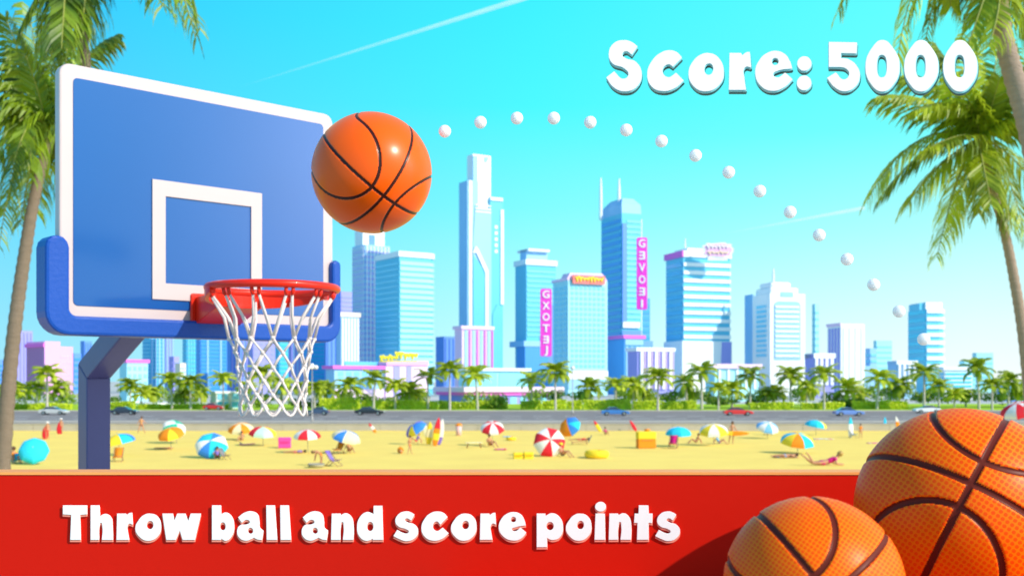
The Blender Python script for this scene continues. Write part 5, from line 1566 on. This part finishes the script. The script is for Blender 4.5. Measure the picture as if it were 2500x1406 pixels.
for i in range(11):
    y = 866-i*12; t.face('sunshade', [(1892,y+5),(1950,y+5),(1950,y),(1892,y)], 'white', .3, .25)
for i in range(11): obj('window_band', MB().bb(-.25, .1, t.s*.2, t.s*.75, t.z(870)+(t.z(738)-t.z(870))/11*i, t.z(870)+(t.z(738)-t.z(870))/11*(i+.6)), GC['sky'], t.root)
t = Tower('small white finned block with a violet side right of the arched tower', 1965, 1986, 2036, 864, 360, 'lav', 'building', 'building'); t.slab(862, 874, 'white', .4, .0); t.fins(874, 940, 4, .5, 'white', o=.6)
t = Tower('plain white slab with a pale violet side', 2020, 2053, 2111, 790, 400, 'white'); t.fins(800, 950, 4, .2, 'white', o=.25)
for i in range(4): obj('side_strip', MB().bb(-.2, .1, t.s*(.1+.22*i), t.s*(.22+.22*i), 0, t.z(800)), WC['lav'], t.root)
t.slab(788, 795, 'rose', .3, -.4, 0, 'parapet')
t = Tower('narrow pale blue step tower right of the plain white slab', 2118, 2124, 2141, 850, 460, 'pale', 'building', 'building'); t.bands(855, 945, 6, .4, 'sky'); t.block('lower_block', -4, t.a(2143), -.5, t.s, -1, t.z(893), 'pale')
t = Tower('very faint tower far behind the narrow pale blue one', 2133, 2140, 2178, 831, 700, 'faint'); t.bands(836, 940, 8, .3, 'pale')
t = Tower('faint tall tower far behind the plain white slab', 1985, 1990, 2000, 742, 700, 'faint'); t.bands(750, 940, 12, .3, 'pale')
t = Tower('cyan round-cornered tower with white floor bands at right', 2217, 2262, 2313, 755, 420, 'cyan', round_r=4)
for i in range(8):
    z0_, z1_ = t.z(905), t.z(752); st = (z1_-z0_)/8
    obj('floor_band', MB().prism(t.foot(.05, t.w+.3, -.4, t.s-1), z0_+st*(i+.35), z0_+st*(i+.85)), WC['white'], t.root)
    obj('window_band', MB().bb(-.25, .05, .8, t.s-.6, z0_+st*(i+.3), z0_+st*(i+.8)), GC['cyan'], t.root)
t.rr = 2; t.block('top_block', t.a(2262), t.a(2307), .5, t.s-2, t.z(756), t.z(737), 'white'); t.block('top_glass', -.0, t.a(2261), 1.5, t.s-1, t.z(756), t.z(739), 'cyan'); t.rr = 4
t = Tower('low white colonnade block left of the cyan round tower', 2167, 2188, 2237, 882, 350, 'pale', 'building', 'building'); t.slab(880, 889, 'white', .4, 0); t.fins(889, 940, 4, .45, 'white', o=.8)
t = Tower('low white block with cyan window bands at far right', 2290, 2306, 2374, 897, 330, 'white', 'building', 'building'); t.bands(905, 945, 4, .5, 'cyan'); t.slab(895, 903, 'white', .6)
t = Tower('pale cyan tower behind the far right palms', 2378, 2384, 2425, 861, 520, 'faint'); t.bands(866, 945, 7, .35, 'pale')
t = Tower('small pale block behind the low white far right block', 2348, 2354, 2382, 881, 430, 'faint', 'building', 'building'); t.bands(885, 940, 5, .4, 'sky')
t = Tower('small blue block at the far right behind the last palms', 2440, 2452, 2500, 935, 300, 'blue', 'building', 'building'); t.bands(938, 965, 3, .5, 'sky')
t = Tower('blue background block left of the pink-roofed block', 836, 842, 866, 840, 600, 'blue'); t.fins(845, 940, 3, .3, 'lav')
# ---- low buildings and the kiosk among the trees
t = Tower('low white house among the trees right of the hoop post', 268, 276, 332, 982, 246, 'white', 'house', 'house'); t.slab(980, 984, 'white', .5); t.grid(986, 998, 4, 1, .5, .7, 'sky')
t = Tower('long low white house behind the bushes left of the kiosk', 350, 358, 402, 986, 244, 'white', 'house', 'house'); t.slab(984, 988, 'white', .5); t.grid(990, 1000, 5, 1, .5, .7, 'sky')
t = Tower('blue and white beach kiosk with an outside stair by the road', 523, 528, 585, 957, 214, 'white', 'kiosk', 'kiosk', 16)
t.slab(955, 960, 'white', .3); t.face('upper_window', [(531,975),(555,975),(555,961),(531,961)], 'sky', .15, 0); t.face('upper_window', [(567,975),(583,975),(583,961),(567,961)], 'sky', .15, 0)
t.face('pillar', [(557,995),(565,995),(565,960),(557,960)], 'cream', .2, 0); t.face('lower_wall', [(530,995),(584,995),(584,981),(530,981)], 'cyan', .12, 0)
st = MB()
for i in range(8): st.bb(t.a(566)-i*.18, t.a(566)-i*.18+.3, -1.4, -.5, .2+(7-i)*.0+i*.25 if False else (7-i)*.26, (7-i)*.26+.09)
st.bb(t.a(566)-1.3, t.a(566)-1.0, -1.4, -.5, 0, .1); obj('stair', st, WC['pale'], t.root)
t = Tower('low white pavilion among the palms below the arched tower', 1862, 1872, 1972, 983, 244, 'white', 'house', 'house', 20); t.slab(981, 985, 'white', .6); t.grid(988, 998, 6, 1, .5, .7, 'sky')

# ------------------------------------------------------------------ contrails high above
def contrail(label, a, b, d, r0, r1):
    m = bpy.data.materials.new('contrail'); m.use_nodes = True
    n, l = m.node_tree.nodes, m.node_tree.links
    bs = n['Principled BSDF']; bs.inputs['Base Color'].default_value = (.9,.95,.95,1); bs.inputs['Roughness'].default_value = 1
    tc_ = n.new('ShaderNodeTexCoord'); sp = n.new('ShaderNodeSeparateXYZ'); l.new(tc_.outputs['Generated'], sp.inputs[0])
    x = n.new('ShaderNodeTexNoise'); x.inputs['Scale'].default_value = 9
    l.new(tc_.outputs['Generated'], x.inputs['Vector'])
    q = n.new('ShaderNodeMapRange'); q.inputs['To Min'].default_value = .0; q.inputs['To Max'].default_value = .36
    l.new(sp.outputs['X'], q.inputs['Value'])
    w = n.new('ShaderNodeMath'); w.operation = 'MULTIPLY'; l.new(q.outputs[0], w.inputs[0])
    e = n.new('ShaderNodeMath'); e.operation = 'ADD'; e.inputs[1].default_value = .3; l.new(x.outputs['Fac'], e.inputs[0]); l.new(e.outputs[0], w.inputs[1])
    l.new(w.outputs[0], bs.inputs['Alpha'])
    A, B = P(*a, d), P(*b, d)
    pts = [A.lerp(B, i/24) for i in range(25)]
    o = obj('contrail', MB().tube([p-A for p in pts], [r0+(r1-r0)*i/24 for i in range(25)], 10), m, smooth=True)
    o.location = A
    o.visible_shadow = True
    tag(o, label, 'contrail', 'contrails in the sky')
contrail('bright white contrail rising from the backboard to the top of the sky', (585,213), (1300,-10), 3500, 1.5, 9)
contrail('faint white contrail behind the white ball arc at right', (1760,572), (2110,508), 3500, 1.5, 7)
